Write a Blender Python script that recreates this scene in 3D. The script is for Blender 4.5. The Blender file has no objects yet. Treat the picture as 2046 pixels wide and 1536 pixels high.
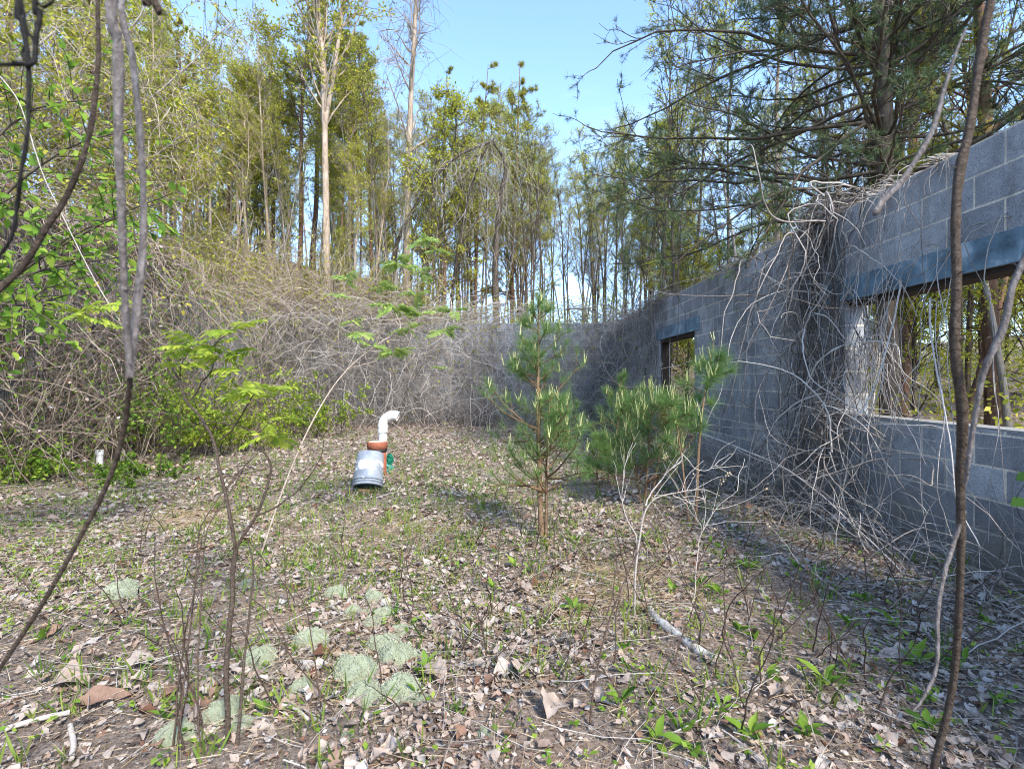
import bpy, math
import numpy as np

RAD = math.radians
scene = bpy.context.scene
COL = scene.collection
CAMZ, FPX, VX, VY = 1.227, 1018.0, 1010.0, 758.0


def px(x, y, d):
    """photo pixel + depth -> world point"""
    return np.array([(x - VX) / FPX * d, d, CAMZ + (VY - y) / FPX * d])


def gp(x, y, z=0.0):
    """photo pixel on the ground -> world point"""
    d = (CAMZ - z) * FPX / (y - VY)
    return np.array([(x - VX) / FPX * d, d, z])


# ------------------------------------------------------------------ scene tags
def tag(o, label=None, cat=None, group=None, kind=None):
    if label: o['label'] = label
    if cat: o['category'] = cat
    if group: o['group'] = group
    if kind: o['kind'] = kind
    return o


def empty(name, loc, rz=0.0, sc=1.0, **kw):
    o = bpy.data.objects.new(name, None)
    o.empty_display_size = 0.2
    COL.objects.link(o)
    o.location = [float(v) for v in loc]
    o.rotation_euler = (0, 0, float(rz))
    o.scale = (float(sc),) * 3
    return tag(o, **kw)


def child(name, mesh, parent):
    o = bpy.data.objects.new(name, mesh)
    COL.objects.link(o)
    o.parent = parent
    return o


def copy_tree(root, loc, rz=0.0, sc=1.0, **kw):
    c = root.copy()
    COL.objects.link(c)
    c.location = [float(v) for v in loc]
    c.rotation_euler = (0, 0, float(rz))
    c.scale = (float(sc),) * 3
    for ch in list(root.children):
        k = ch.copy()
        COL.objects.link(k)
        k.parent = c
        for g in list(ch.children):
            h = g.copy()
            COL.objects.link(h)
            h.parent = k
    return tag(c, **kw)


# ------------------------------------------------------------------ mesh helper
class MB:
    def __init__(self):
        self.V, self.F3, self.F4, self.T = [], [], [], []
        self.M3, self.M4 = [], []
        self.n = 0

    def add(self, V, F, tint=0.5, mat=0):
        V = np.asarray(V, np.float32).reshape(-1, 3)
        F = np.asarray(F, np.int64)
        t = np.broadcast_to(np.asarray(tint, np.float32), (len(V),))
        self.V.append(V)
        self.T.append(np.array(t))
        F = F + self.n
        m = np.full(len(F), mat, np.int32)
        if F.shape[1] == 3:
            self.F3.append(F); self.M3.append(m)
        else:
            self.F4.append(F); self.M4.append(m)
        self.n += len(V)
        return self

    def mesh(self, name, mats, smooth=True):
        V = np.concatenate(self.V)
        F3 = np.concatenate(self.F3) if self.F3 else np.zeros((0, 3), np.int64)
        F4 = np.concatenate(self.F4) if self.F4 else np.zeros((0, 4), np.int64)
        me = bpy.data.meshes.new(name)
        me.vertices.add(len(V))
        me.vertices.foreach_set('co', V.ravel())
        loops = np.concatenate([F3.ravel(), F4.ravel()]).astype(np.int32)
        me.loops.add(len(loops))
        me.loops.foreach_set('vertex_index', loops)
        n3, n4 = len(F3), len(F4)
        me.polygons.add(n3 + n4)
        st = np.concatenate([np.arange(n3) * 3, n3 * 3 + np.arange(n4) * 4]).astype(np.int32)
        me.polygons.foreach_set('loop_start', st)
        mi = np.concatenate(self.M3 + self.M4) if (self.M3 or self.M4) else np.zeros(0, np.int32)
        # order: all tris then all quads
        mi = np.concatenate([np.concatenate(self.M3) if self.M3 else np.zeros(0, np.int32),
                             np.concatenate(self.M4) if self.M4 else np.zeros(0, np.int32)])
        if not isinstance(mats, (list, tuple)): mats = [mats]
        for m in mats: me.materials.append(m)
        me.polygons.foreach_set('material_index', mi.astype(np.int32))
        me.polygons.foreach_set('use_smooth', np.full(n3 + n4, smooth, bool))
        a = me.attributes.new('tint', 'FLOAT', 'POINT')
        a.data.foreach_set('value', np.concatenate(self.T).astype(np.float32))
        me.update(calc_edges=True)
        me.validate()
        return me

    def obj(self, name, mats, parent=None, smooth=True, **kw):
        o = bpy.data.objects.new(name, self.mesh(name, mats, smooth))
        COL.objects.link(o)
        if parent is not None: o.parent = parent
        return tag(o, **kw)


def nrm(v):
    return v / np.maximum(np.linalg.norm(v, axis=-1, keepdims=True), 1e-9)


def tubes(mb, P, R, sides=3, tint=0.5, mat=0, cap=False):
    """P (N,K,3) polylines, R (N,K) radii"""
    P = np.asarray(P, float)
    if P.ndim == 2: P = P[None]
    N, K, _ = P.shape
    R = np.broadcast_to(np.asarray(R, float), (N, K))
    T = nrm(np.gradient(P, axis=1))
    mean = nrm(P[:, -1] - P[:, 0] + 1e-6)
    ax = np.abs(mean).argmin(axis=1)
    ref = np.eye(3)[ax][:, None, :]
    U = nrm(np.cross(T, ref))
    W = np.cross(T, U)
    a = np.arange(sides) * 2 * math.pi / sides
    ring = P[:, :, None, :] + R[:, :, None, None] * (np.cos(a)[None, None, :, None] * U[:, :, None, :] + np.sin(a)[None, None, :, None] * W[:, :, None, :])
    V = ring.reshape(-1, 3)
    base = (np.arange(N) * K * sides)[:, None, None] + (np.arange(K - 1) * sides)[None, :, None]
    j = np.arange(sides)[None, None, :]
    j2 = (j + 1) % sides
    F = np.stack([base + j, base + j2, base + sides + j2, base + sides + j], -1).reshape(-1, 4)
    t = np.asarray(tint, float)
    if t.ndim == 1: t = np.repeat(t, K * sides)
    mb.add(V, F, t, mat)
    if cap:
        for i in range(N):
            for k in (0, K - 1):
                c = P[i, k]
                rr = ring[i, k]
                VV = np.concatenate([rr, c[None]])
                FF = [(q, (q + 1) % sides, sides) if k else ((q + 1) % sides, q, sides) for q in range(sides)]
                mb.add(VV, FF, 0.5 if t.ndim else float(t), mat)


def spline(pts, n):
    """Catmull-Rom through pts -> n points"""
    p = np.asarray(pts, float)
    p = np.concatenate([2 * p[:1] - p[1:2], p, 2 * p[-1:] - p[-2:-1]])
    m = len(p) - 3
    u = np.linspace(0, m - 1e-6, n)
    i = u.astype(int)
    t = (u - i)[:, None]
    a, b, c, d = p[i], p[i + 1], p[i + 2], p[i + 3]
    return 0.5 * (2 * b + (c - a) * t + (2 * a - 5 * b + 4 * c - d) * t ** 2 + (3 * b - a - 3 * c + d) * t ** 3)


def grow(rng, S, D, L, K=6, wig=0.12, grav=0.0):
    S = np.asarray(S, float); D = nrm(np.asarray(D, float))
    N = len(S)
    st = (np.broadcast_to(np.asarray(L, float), (N,)) / (K - 1))[:, None]
    P = np.empty((N, K, 3)); P[:, 0] = S
    g = np.array([0, 0, -1.0]) * grav
    for k in range(1, K):
        D = nrm(D + wig * rng.normal(size=(N, 3)) + g)
        P[:, k] = P[:, k - 1] + D * st
    return P


def sample(rng, P, n, t0=0.3, t1=1.0):
    """n children per polyline: returns parent idx, t, pos, tangent"""
    N, K, _ = P.shape
    idx = np.repeat(np.arange(N), n)
    t = rng.uniform(t0, t1, N * n)
    u = np.clip(t, 0, 0.9999) * (K - 1)
    i = u.astype(int); f = (u - i)[:, None]
    pos = P[idx, i] * (1 - f) + P[idx, i + 1] * f
    tan = nrm(P[idx, i + 1] - P[idx, i])
    return idx, t, pos, tan


def spread(rng, tan, ang, dang=0.15):
    N = len(tan)
    r = rng.normal(size=(N, 3))
    side = nrm(np.cross(tan, r))
    a = (ang + dang * rng.normal(size=N))[:, None]
    return nrm(tan * np.cos(a) + side * np.sin(a))


def leaf4(mb, C, D, L, W, rng, tint, mat=0, up=0.5):
    """cheap folded leaf"""
    n = len(C)
    D = nrm(D)
    Nn = rng.normal(size=(n, 3)); Nn[:, 2] = np.abs(Nn[:, 2]) + up
    S = nrm(np.cross(D, Nn)); Nn = np.cross(S, D)
    L = np.broadcast_to(L, (n,))[:, None]; W = np.broadcast_to(W, (n,))[:, None]
    V = np.stack([C, C + D * L * .45 + S * W * .5 + Nn * W * .15, C + D * L, C + D * L * .45 - S * W * .5 + Nn * W * .15], 1)
    F = np.arange(n * 4).reshape(n, 4)
    mb.add(V.reshape(-1, 3), F, np.repeat(np.broadcast_to(tint, (n,)), 4), mat)


def leafgrid(mb, C, D, Nn, L, W, rng, tint, seg=5, prof=None, curl=0.2, bend=0.2, crum=0.0, mat=0):
    """detailed leaf: seg+1 rows x 3"""
    n = len(C)
    D = nrm(D); S = nrm(np.cross(D, Nn)); Nn = np.cross(S, D)
    u = np.linspace(0, 1, seg + 1)
    w = np.sin(math.pi * u ** 0.85) if prof is None else np.asarray(prof)
    L = np.broadcast_to(L, (n,)); W = np.broadcast_to(W, (n,))
    curl = np.broadcast_to(curl, (n,)); bend = np.broadcast_to(bend, (n,))
    V = np.empty((n, seg + 1, 3, 3))
    for k in range(seg + 1):
        for j, s in enumerate((-1, 0, 1)):
            off = (curl * W * abs(s) * w[k] - bend * L * (u[k] ** 2))[:, None]
            p = C + D * (L * u[k])[:, None] + S * (0.5 * W * w[k] * s)[:, None] + Nn * off
            if crum: p = p + rng.normal(size=(n, 3)) * (crum * W)[:, None]
            V[:, k, j] = p
    b = (np.arange(n) * (seg + 1) * 3)[:, None, None] + (np.arange(seg) * 3)[None, :, None] + np.arange(2)[None, None, :]
    F = np.stack([b, b + 1, b + 4, b + 3], -1).reshape(-1, 4)
    mb.add(V.reshape(-1, 3), F, np.repeat(np.broadcast_to(tint, (n,)), (seg + 1) * 3), mat)


def needles(mb, C, D, L, W, tint, rng):
    n = len(C)
    D = nrm(D)
    S = nrm(np.cross(D, rng.normal(size=(n, 3))))
    L = np.broadcast_to(L, (n,))[:, None]; W = np.broadcast_to(W, (n,))[:, None]
    V = np.stack([C - S * W * .5, C + S * W * .5, C + D * L], 1).reshape(-1, 3)
    mb.add(V, np.arange(3 * n).reshape(n, 3), np.repeat(np.broadcast_to(tint, (n,)), 3))


def taper(r0, r1, K, p=1.0):
    t = np.linspace(0, 1, K)[None]
    r0 = np.atleast_1d(r0)[:, None]; r1 = np.atleast_1d(r1)[:, None]
    return r1 + (r0 - r1) * (1 - t) ** p


# ------------------------------------------------------------------ materials
def newmat(name):
    m = bpy.data.materials.new(name)
    m.use_nodes = True
    nt = m.node_tree
    b = nt.nodes['Principled BSDF']
    return m, nt, b, nt.nodes.new, nt.links.new


def ramp(nt, fac, stops):
    r = nt.nodes.new('ShaderNodeValToRGB')
    e = r.color_ramp.elements
    while len(e) > 1: e.remove(e[0])
    e[0].position = stops[0][0]; e[0].color = (*stops[0][1], 1)
    for p, c in stops[1:]:
        q = e.new(p); q.color = (*c, 1)
    nt.links.new(fac, r.inputs['Fac'])
    return r.outputs['Color']


def noise(nt, vec, scale, detail=4, rough=.55, dist=0.0):
    n = nt.nodes.new('ShaderNodeTexNoise')
    n.inputs['Scale'].default_value = scale
    n.inputs['Detail'].default_value = detail
    n.inputs['Roughness'].default_value = rough
    n.inputs['Distortion'].default_value = dist
    if vec is not None: nt.links.new(vec, n.inputs['Vector'])
    return n.outputs['Fac']


def mix(nt, fac, a, b, mode='MIX'):
    m = nt.nodes.new('ShaderNodeMix'); m.data_type = 'RGBA'; m.blend_type = mode
    for s, v in (('Factor', fac), ('A', a), ('B', b)):
        sock = [i for i in m.inputs if i.name == s and (i.type == 'RGBA' or s == 'Factor')]
        sock = sock[0]
        if isinstance(v, (int, float)): sock.default_value = v
        elif isinstance(v, tuple): sock.default_value = (*v, 1)
        else: nt.links.new(v, sock)
    return [o for o in m.outputs if o.type == 'RGBA'][0]


def bump(nt, b, h, strength=.5, dist=.02):
    n = nt.nodes.new('ShaderNodeBump')
    n.inputs['Strength'].default_value = strength
    n.inputs['Distance'].default_value = dist
    nt.links.new(h, n.inputs['Height'])
    nt.links.new(n.outputs['Normal'], b.inputs['Normal'])


def attr(nt, name='tint'):
    a = nt.nodes.new('ShaderNodeAttribute'); a.attribute_name = name
    return a.outputs['Fac']


def leaf_mat(name, stops, transl=.4, rough=.55, spec=.25, noise_scale=0):
    m, nt, b, N, L = newmat(name)
    t = attr(nt)
    oi = N('ShaderNodeObjectInfo')
    ma = N('ShaderNodeMath'); ma.operation = 'MULTIPLY_ADD'
    L(oi.outputs['Random'], ma.inputs[0]); ma.inputs[1].default_value = .24; ma.inputs[2].default_value = -.12
    ad = N('ShaderNodeMath'); ad.operation = 'ADD'; ad.use_clamp = True
    L(t, ad.inputs[0]); L(ma.outputs[0], ad.inputs[1])
    c = ramp(nt, ad.outputs[0], stops)
    if noise_scale:
        tc = N('ShaderNodeTexCoord')
        f = noise(nt, tc.outputs['Object'], noise_scale, 5, .65)
        c = mix(nt, .55, c, ramp(nt, f, [(.3, (.42, .39, .37)), (.7, (1.15, 1.13, 1.1))]), 'MULTIPLY')
    L(c, b.inputs['Base Color'])
    b.inputs['Roughness'].default_value = rough
    b.inputs['Specular IOR Level'].default_value = spec
    if transl > 0:
        tr = N('ShaderNodeBsdfTranslucent'); L(c, tr.inputs['Color'])
        mx = N('ShaderNodeMixShader'); mx.inputs['Fac'].default_value = transl
        L(b.outputs[0], mx.inputs[1]); L(tr.outputs[0], mx.inputs[2])
        L(mx.outputs[0], nt.nodes['Material Output'].inputs['Surface'])
    return m


def bark_mat(name, stops, sx=22, sz=5, bs=.6):
    m, nt, b, N, L = newmat(name)
    tc = N('ShaderNodeTexCoord')
    mp = N('ShaderNodeMapping'); mp.inputs['Scale'].default_value = (sx, sx, sz)
    L(tc.outputs['Object'], mp.inputs['Vector'])
    f = noise(nt, mp.outputs[0], 1.0, 6, .65, .6)
    f2 = noise(nt, tc.outputs['Object'], 2.3, 3)
    t = attr(nt)
    s = N('ShaderNodeMath'); s.operation = 'MULTIPLY_ADD'
    L(f2, s.inputs[0]); s.inputs[1].default_value = .35; L(f, s.inputs[2])
    s2 = N('ShaderNodeMath'); s2.operation = 'MULTIPLY_ADD'
    L(t, s2.inputs[0]); s2.inputs[1].default_value = .5; s2.inputs[2].default_value = -.42
    s3 = N('ShaderNodeMath'); s3.operation = 'ADD'
    L(s.outputs[0], s3.inputs[0]); L(s2.outputs[0], s3.inputs[1])
    L(ramp(nt, s3.outputs[0], stops), b.inputs['Base Color'])
    b.inputs['Roughness'].default_value = .9
    b.inputs['Specular IOR Level'].default_value = .15
    bump(nt, b, f, bs, .02)
    return m


M = {}
M['bark_pale'] = bark_mat('pale_bark', [(.25, (.16, .12, .09)), (.5, (.36, .28, .21)), (.8, (.56, .47, .37))])
M['bark_red'] = bark_mat('reddish_pine_bark', [(.25, (.05, .034, .026)), (.5, (.17, .1, .07)), (.8, (.34, .22, .15))])
M['bark_dark'] = bark_mat('dark_bark', [(.25, (.035, .028, .022)), (.5, (.1, .08, .06)), (.8, (.2, .165, .13))])
M['bark_grey'] = bark_mat('grey_bark', [(.25, (.1, .085, .07)), (.5, (.25, .22, .19)), (.8, (.42, .38, .34))])
M['vine_dry'] = bark_mat('dry_vine_bark', [(.2, (.1, .08, .066)), (.5, (.34, .295, .255)), (.85, (.62, .57, .52))], 60, 60, .4)
M['vine_tan'] = bark_mat('tan_cane_bark', [(.2, (.13, .09, .065)), (.5, (.38, .3, .235)), (.85, (.64, .55, .46))], 60, 60, .4)
M['vine_brown'] = bark_mat('brown_vine_bark', [(.2, (.03, .022, .017)), (.5, (.1, .074, .055)), (.85, (.2, .155, .12))], 90, 90, .9)
M['vine_grey'] = bark_mat('smooth_grey_vine_bark', [(.2, (.09,.075,.068)), (.5, (.22, .19, .175)), (.85, (.42, .39, .37))], 90, 40, .9)
M['vine_black'] = bark_mat('black_vine_bark', [(.2, (.006, .006, .006)), (.5, (.018, .017, .016)), (.85, (.05, .045, .04))], 90, 90, .3)
M['pine_stem'] = bark_mat('young_pine_bark', [(.2, (.07, .042, .025)), (.5, (.2, .125, .07)), (.85, (.38, .27, .17))], 70, 40, .6)
M['twig_pale'] = bark_mat('bleached_twig_bark', [(.2, (.2, .17, .14)), (.5, (.42, .37, .32)), (.85, (.62, .57, .51))], 90, 90, .3)
M['stalk'] = bark_mat('dead_stalk_skin', [(.2, (.03, .02, .015)), (.5, (.095, .065, .05)), (.85, (.2, .15, .11))], 90, 90, .3)
M['leaf_yg'] = leaf_mat('spring_leaf', [(0, (.22, .29, .03)), (.5, (.46, .48, .055)), (1, (.68, .6, .1))], .5)
M['leaf_green'] = leaf_mat('fresh_green_leaf', [(0, (.09, .19, .025)), (.5, (.22, .38, .045)), (1, (.4, .5, .07))], .5)
M['leaf_pinn'] = leaf_mat('pinnate_leaf', [(0, (.15, .25, .03)), (.5, (.34, .45, .05)), (1, (.55, .6, .09))], .5)
M['leaf_sumac'] = leaf_mat('cool_pinnate_leaf', [(0, (.22, .34, .09)), (.6, (.4, .52, .14)), (.9, (.58, .64, .2)), (1, (.44, .3, .1))], .55)
M['leaf_bud'] = leaf_mat('tan_bud_leaf', [(0, (.12, .09, .05)), (.5, (.3, .24, .08)), (1, (.45, .38, .12))], .4)
M['needle_far'] = leaf_mat('far_pine_needle', [(0, (.12, .15, .03)), (.5, (.31, .32, .055)), (1, (.58, .48, .1))], .5, .5)
M['needle_near'] = leaf_mat('pine_needle', [(0, (.05, .09, .035)), (.5, (.11, .17, .065)), (1, (.2, .25, .1))], .25, .5)
M['needle_young'] = leaf_mat('young_pine_needle', [(0, (.08, .16, .05)), (.5, (.17, .3, .085)), (1, (.32, .43, .14)), ], .4, .45)
M['needle_dead'] = leaf_mat('dead_pine_needle', [(0, (.3, .13, .04)), (1, (.5, .26, .1))], .2, .6)
M['candle'] = leaf_mat('pine_candle', [(0, (.36, .4, .14)), (1, (.58, .55, .28))], .1)
M['grass'] = leaf_mat('grass_blade', [(0, (.07, .13, .02)), (.5, (.16, .26, .04)), (1, (.32, .38, .08))], .4)
M['straw'] = leaf_mat('dead_straw', [(0, (.3, .2, .1)), (.5, (.5, .37, .22)), (1, (.65, .52, .36))], .2)
M['litter'] = leaf_mat('dead_leaf', [(0, (.15, .07, .042)), (.18, (.28, .17, .12)), (.45, (.42, .335, .275)), (.75, (.51, .435, .375)), (1, (.54, .5, .46))], .12, .75, .2, 40)


def lichen_mat():
    m, nt, b, N, L = newmat('reindeer_lichen')
    tc = N('ShaderNodeTexCoord')
    f = noise(nt, tc.outputs['Object'], 90, 4, .7)
    t = attr(nt)
    s = N('ShaderNodeMath'); s.operation = 'MULTIPLY_ADD'
    L(t, s.inputs[0]); s.inputs[1].default_value = .6; L(f, s.inputs[2])
    L(ramp(nt, s.outputs[0], [(.3, (.22, .26, .15)), (.62, (.45, .5, .34)), (.98, (.68, .71, .55))]), b.inputs['Base Color'])
    b.inputs['Roughness'].default_value = .95
    bump(nt, b, f, .8, .01)
    return m


M['lichen'] = lichen_mat()


def block_mat(axis):
    """grey concrete block with tan mortar joints; axis = horizontal world axis of the wall"""
    m, nt, b, N, L = newmat('concrete_block_' + axis.lower())
    tc = N('ShaderNodeTexCoord'); sp = N('ShaderNodeSeparateXYZ'); cb = N('ShaderNodeCombineXYZ')
    L(tc.outputs['Object'], sp.inputs[0]); L(sp.outputs[axis], cb.inputs[0])
    ad = N('ShaderNodeMath'); ad.operation = 'ADD'; ad.inputs[1].default_value = -.1
    L(sp.outputs['Z'], ad.inputs[0]); L(ad.outputs[0], cb.inputs[1])
    # tiny wobble of the joints
    nz = N('ShaderNodeTexNoise'); nz.inputs['Scale'].default_value = 3; L(cb.outputs[0], nz.inputs['Vector'])
    vm = N('ShaderNodeVectorMath'); vm.operation = 'MULTIPLY_ADD'
    L(nz.outputs['Color'], vm.inputs[0]); vm.inputs[1].default_value = (.008, .008, 0); L(cb.outputs[0], vm.inputs[2])
    br = N('ShaderNodeTexBrick'); L(vm.outputs[0], br.inputs['Vector'])
    br.inputs['Scale'].default_value = 1; br.inputs['Brick Width'].default_value = .4
    br.inputs['Row Height'].default_value = .2; br.inputs['Mortar Size'].default_value = .0075
    br.inputs['Mortar Smooth'].default_value = .25; br.offset = .5
    br.inputs['Color1'].default_value = (.44, .455, .47, 1); br.inputs["Color2"].default_value = (.26, .27, .285, 1)
    br.inputs['Mortar'].default_value = (.72, .65, .54, 1)
    sp1 = noise(nt, tc.outputs['Object'], 130, 3, .8)
    big = noise(nt, tc.outputs['Object'], 1.1, 5, .6)
    c = mix(nt, .8, br.outputs['Color'], ramp(nt, sp1, [(.36, (.3, .3, .3)), (.5, (1, 1, 1)), (.7, (1.3, 1.3, 1.3))]), 'MULTIPLY')
    c = mix(nt, .7, c, ramp(nt, big, [(.3, (.62, .62, .6)), (.55, (1, 1, 1)), (.75, (1.25, 1.22, 1.18))]), 'MULTIPLY')
    mott = noise(nt, tc.outputs['Object'], 7, 6, .7, .4)
    c = mix(nt, .75, c, ramp(nt, mott, [(.32, (.6, .6, .62)), (.5, (1, 1, 1)), (.68, (1.25, 1.24, 1.22))]), 'MULTIPLY')
    # dark streaks running down and green-brown dirt
    mp = N('ShaderNodeMapping'); mp.inputs['Scale'].default_value = (4, 4, .35); L(tc.outputs['Object'], mp.inputs['Vector'])
    st = noise(nt, mp.outputs[0], 1.0, 5, .7)
    c = mix(nt, ramp(nt, st, [(.52, (0, 0, 0)), (.75, (.55, .55, .55))]), c, (.1, .095, .08))
    # soil splash and algae creeping up from the floor, pale bloom in patches
    zz = N('ShaderNodeMapRange'); zz.inputs['From Min'].default_value = .75; zz.inputs['From Max'].default_value = .0
    L(sp.outputs['Z'], zz.inputs['Value'])
    dn = noise(nt, tc.outputs['Object'], 3.5, 6, .7)
    dm = N('ShaderNodeMath'); dm.operation = 'MULTIPLY'; L(zz.outputs[0], dm.inputs[0]); L(dn, dm.inputs[1])
    c = mix(nt, ramp(nt, dm.outputs[0], [(.12, (0, 0, 0)), (.5, (.8, .8, .8))]), c, (.16, .135, .1))
    pb = noise(nt, tc.outputs['Object'], 2.6, 7, .72, 1.0)
    c = mix(nt, ramp(nt, pb, [(.6, (0, 0, 0)), (.74, (.45, .45, .45))]), c, (.5, .5, .48))
    L(c, b.inputs['Base Color']); b.inputs['Roughness'].default_value = .92
    b.inputs['Specular IOR Level'].default_value = .2
    h = N('ShaderNodeMath'); h.operation = 'MULTIPLY_ADD'
    L(br.outputs['Fac'], h.inputs[0]); h.inputs[1].default_value = -.9; L(sp1, h.inputs[2])
    bump(nt, b, h.outputs[0], .5, .012)
    return m


def speckle_mat(name, stops, scale=60, rough=.7, metal=0, bs=.3, detail=5, stretch=(1, 1, 1)):
    m, nt, b, N, L = newmat(name)
    tc = N('ShaderNodeTexCoord')
    mp = N('ShaderNodeMapping'); mp.inputs['Scale'].default_value = stretch; L(tc.outputs['Object'], mp.inputs['Vector'])
    f = noise(nt, mp.outputs[0], scale, detail, .65, .3)
    L(ramp(nt, f, stops), b.inputs['Base Color'])
    b.inputs['Roughness'].default_value = rough; b.inputs['Metallic'].default_value = metal
    bump(nt, b, f, bs, .01)
    return m


M['block_y'] = block_mat('Y'); M['block_x'] = block_mat('X')
M['lintel'] = speckle_mat('blue_grey_painted_lintel', [(.3, (.04, .06, .075)), (.44, (.11, .18, .23)), (.56, (.17, .26, .32)), (.68, (.48, .55, .6))], 5, .8, 0, .7, 12)
M['sill'] = speckle_mat('weathered_mortar', [(.3, (.2, .19, .17)), (.7, (.38, .36, .33))], 30, .9)
M['rust_wood'] = speckle_mat('dark_rusty_board', [(.3, (.03, .018, .012)), (.55, (.1, .05, .03)), (.8, (.2, .12, .07))], 20, .9, 0, .5, 6, (6, 1, 6))
M['pvc'] = speckle_mat('white_plastic_pipe', [(.3, (.36, .33, .28)), (.42, (.62, .6, .56)), (.6, (.8, .79, .77))], 9, .5, 0, .08, 8)
M['pvc_in'] = speckle_mat('pipe_mouth_clay', [(.3, (.4, .25, .14)), (.7, (.6, .42, .27))], 30, .9)
M['clay'] = speckle_mat('terracotta', [(.3, (.24, .07, .035)), (.6, (.35, .115, .06)), (.8, (.45, .2, .12))], 22, .8)
M['clay_top'] = speckle_mat('pale_cap_top', [(.3, (.5, .3, .2)), (.55, (.68, .52, .38)), (.8, (.78, .68, .55))], 18, .85)
M['rubber'] = speckle_mat('black_rubber', [(.3, (.012, .012, .012)), (.8, (.035, .032, .03))], 40, .6)
M['groove'] = speckle_mat('dark_bucket_grey', [(.3, (.06, .06, .065)), (.7, (.13, .135, .14))], 30, .8)  # dark grey for the rib grooves and the inside of the bucket
M['dark_board'] = speckle_mat('blackened_board', [(.3, (.012, .009, .007)), (.6, (.04, .027, .02)), (.8, (.09, .06, .04))], 20, .95, 0, .5, 6, (6, 1, 6))
M['green_plastic'] = leaf_mat('green_plastic_film', [(0, (.005, .11, .06)), (.5, (.02, .24, .14)), (1, (.12, .42, .34))], .3, .25, .6)
M['wood_block'] = speckle_mat('yellowish_wood', [(.3, (.12, .07, .03)), (.7, (.28, .18, .075))], 25, .85, 0, .3, 5, (1, 1, 6))
M['white_flake'] = speckle_mat('bleached_white_bark', [(.35, (.16, .13, .1)), (.5, (.42, .39, .35)), (.7, (.62, .6, .57))], 26, .8, 0, .6)


def bucket_mat():
    m, nt, b, N, L = newmat('grey_bucket_with_white_splatter')
    tc = N('ShaderNodeTexCoord')
    f = noise(nt, tc.outputs['Object'], 8, 6, .6, .8)
    sp = N('ShaderNodeSeparateXYZ'); L(tc.outputs['Object'], sp.inputs[0])
    # white paint blotches in a band round the middle of the pail
    z = N('ShaderNodeMapRange'); z.inputs['From Min'].default_value = .0; z.inputs['From Max'].default_value = .37
    L(sp.outputs['Z'], z.inputs['Value'])
    band = ramp(nt, z.outputs[0], [(.36, (0, 0, 0)), (.5, (1, 1, 1)), (.66, (1, 1, 1)), (.76, (0, 0, 0))])
    blot = ramp(nt, noise(nt, tc.outputs['Object'], 9, 5, .6, .5), [(.45, (0, 0, 0)), (.49, (1, 1, 1))])
    fac = mix(nt, 1.0, band, blot, 'MULTIPLY')
    fac = ramp(nt, fac, [(.45, (0, 0, 0)), (.55, (1, 1, 1))])
    base = ramp(nt, f, [(.3, (.22, .235, .26)), (.5, (.33, .355, .39)), (.7, (.4, .42, .45))])
    L(mix(nt, fac, base, (.85, .85, .84)), b.inputs['Base Color'])
    b.inputs['Roughness'].default_value = .5
    return m


M['bucket'] = bucket_mat()


def ground_mat():
    m, nt, b, N, L = newmat('litter_and_soil')
    tc = N('ShaderNodeTexCoord')
    V = tc.outputs['Object']
    fine = noise(nt, V, 55, 6, .75, .5)
    mid = noise(nt, V, 9, 6, .65, .4)
    big = noise(nt, V, .9, 4, .6)
    litter = ramp(nt, fine, [(.28, (.06, .045, .036)), (.45, (.22, .17, .135)), (.6, (.38, .31, .26)), (.78, (.5, .44, .39))])
    soil = ramp(nt, mid, [(.3, (.3, .2, .14)), (.6, (.5, .37, .28)), (.8, (.58, .47, .38))])
    moss = ramp(nt, mid, [(.3, (.08, .09, .035)), (.7, (.2, .2, .08))])
    c = mix(nt, ramp(nt, big, [(.5, (0, 0, 0)), (.64, (.75, .75, .75))]), litter, soil)
    g = noise(nt, V, 1.7, 4, .65)
    c = mix(nt, ramp(nt, g, [(.58, (0, 0, 0)), (.74, (.4, .4, .4))]), c, moss)
    L(c, b.inputs['Base Color']); b.inputs['Roughness'].default_value = .95
    b.inputs['Specular IOR Level'].default_value = .1
    h = N('ShaderNodeMath'); h.operation = 'ADD'; L(fine, h.inputs[0]); L(mid, h.inputs[1])
    bump(nt, b, h.outputs[0], .9, .03)
    return m


M['ground'] = ground_mat()

# ------------------------------------------------------------------ terrain
RX, LX, BY = 2.94, -6.3, 13.3     # inner faces of the right, left, back walls
TH = 0.2
TOPR, TOPB, TOPL = 2.7, 2.7, 3.3


def sstep(a, b, x):
    t = np.clip((x - a) / (b - a), 0, 1)
    return t * t * (3 - 2 * t)


def bumps(x, y):
    return (.035 * np.sin(1.7 * x + .6 * y + .4) * np.sin(1.3 * y - .5 * x) + .018 * np.sin(4.1 * x + 1.1) * np.sin(3.7 * y + 2 * x))


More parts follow.
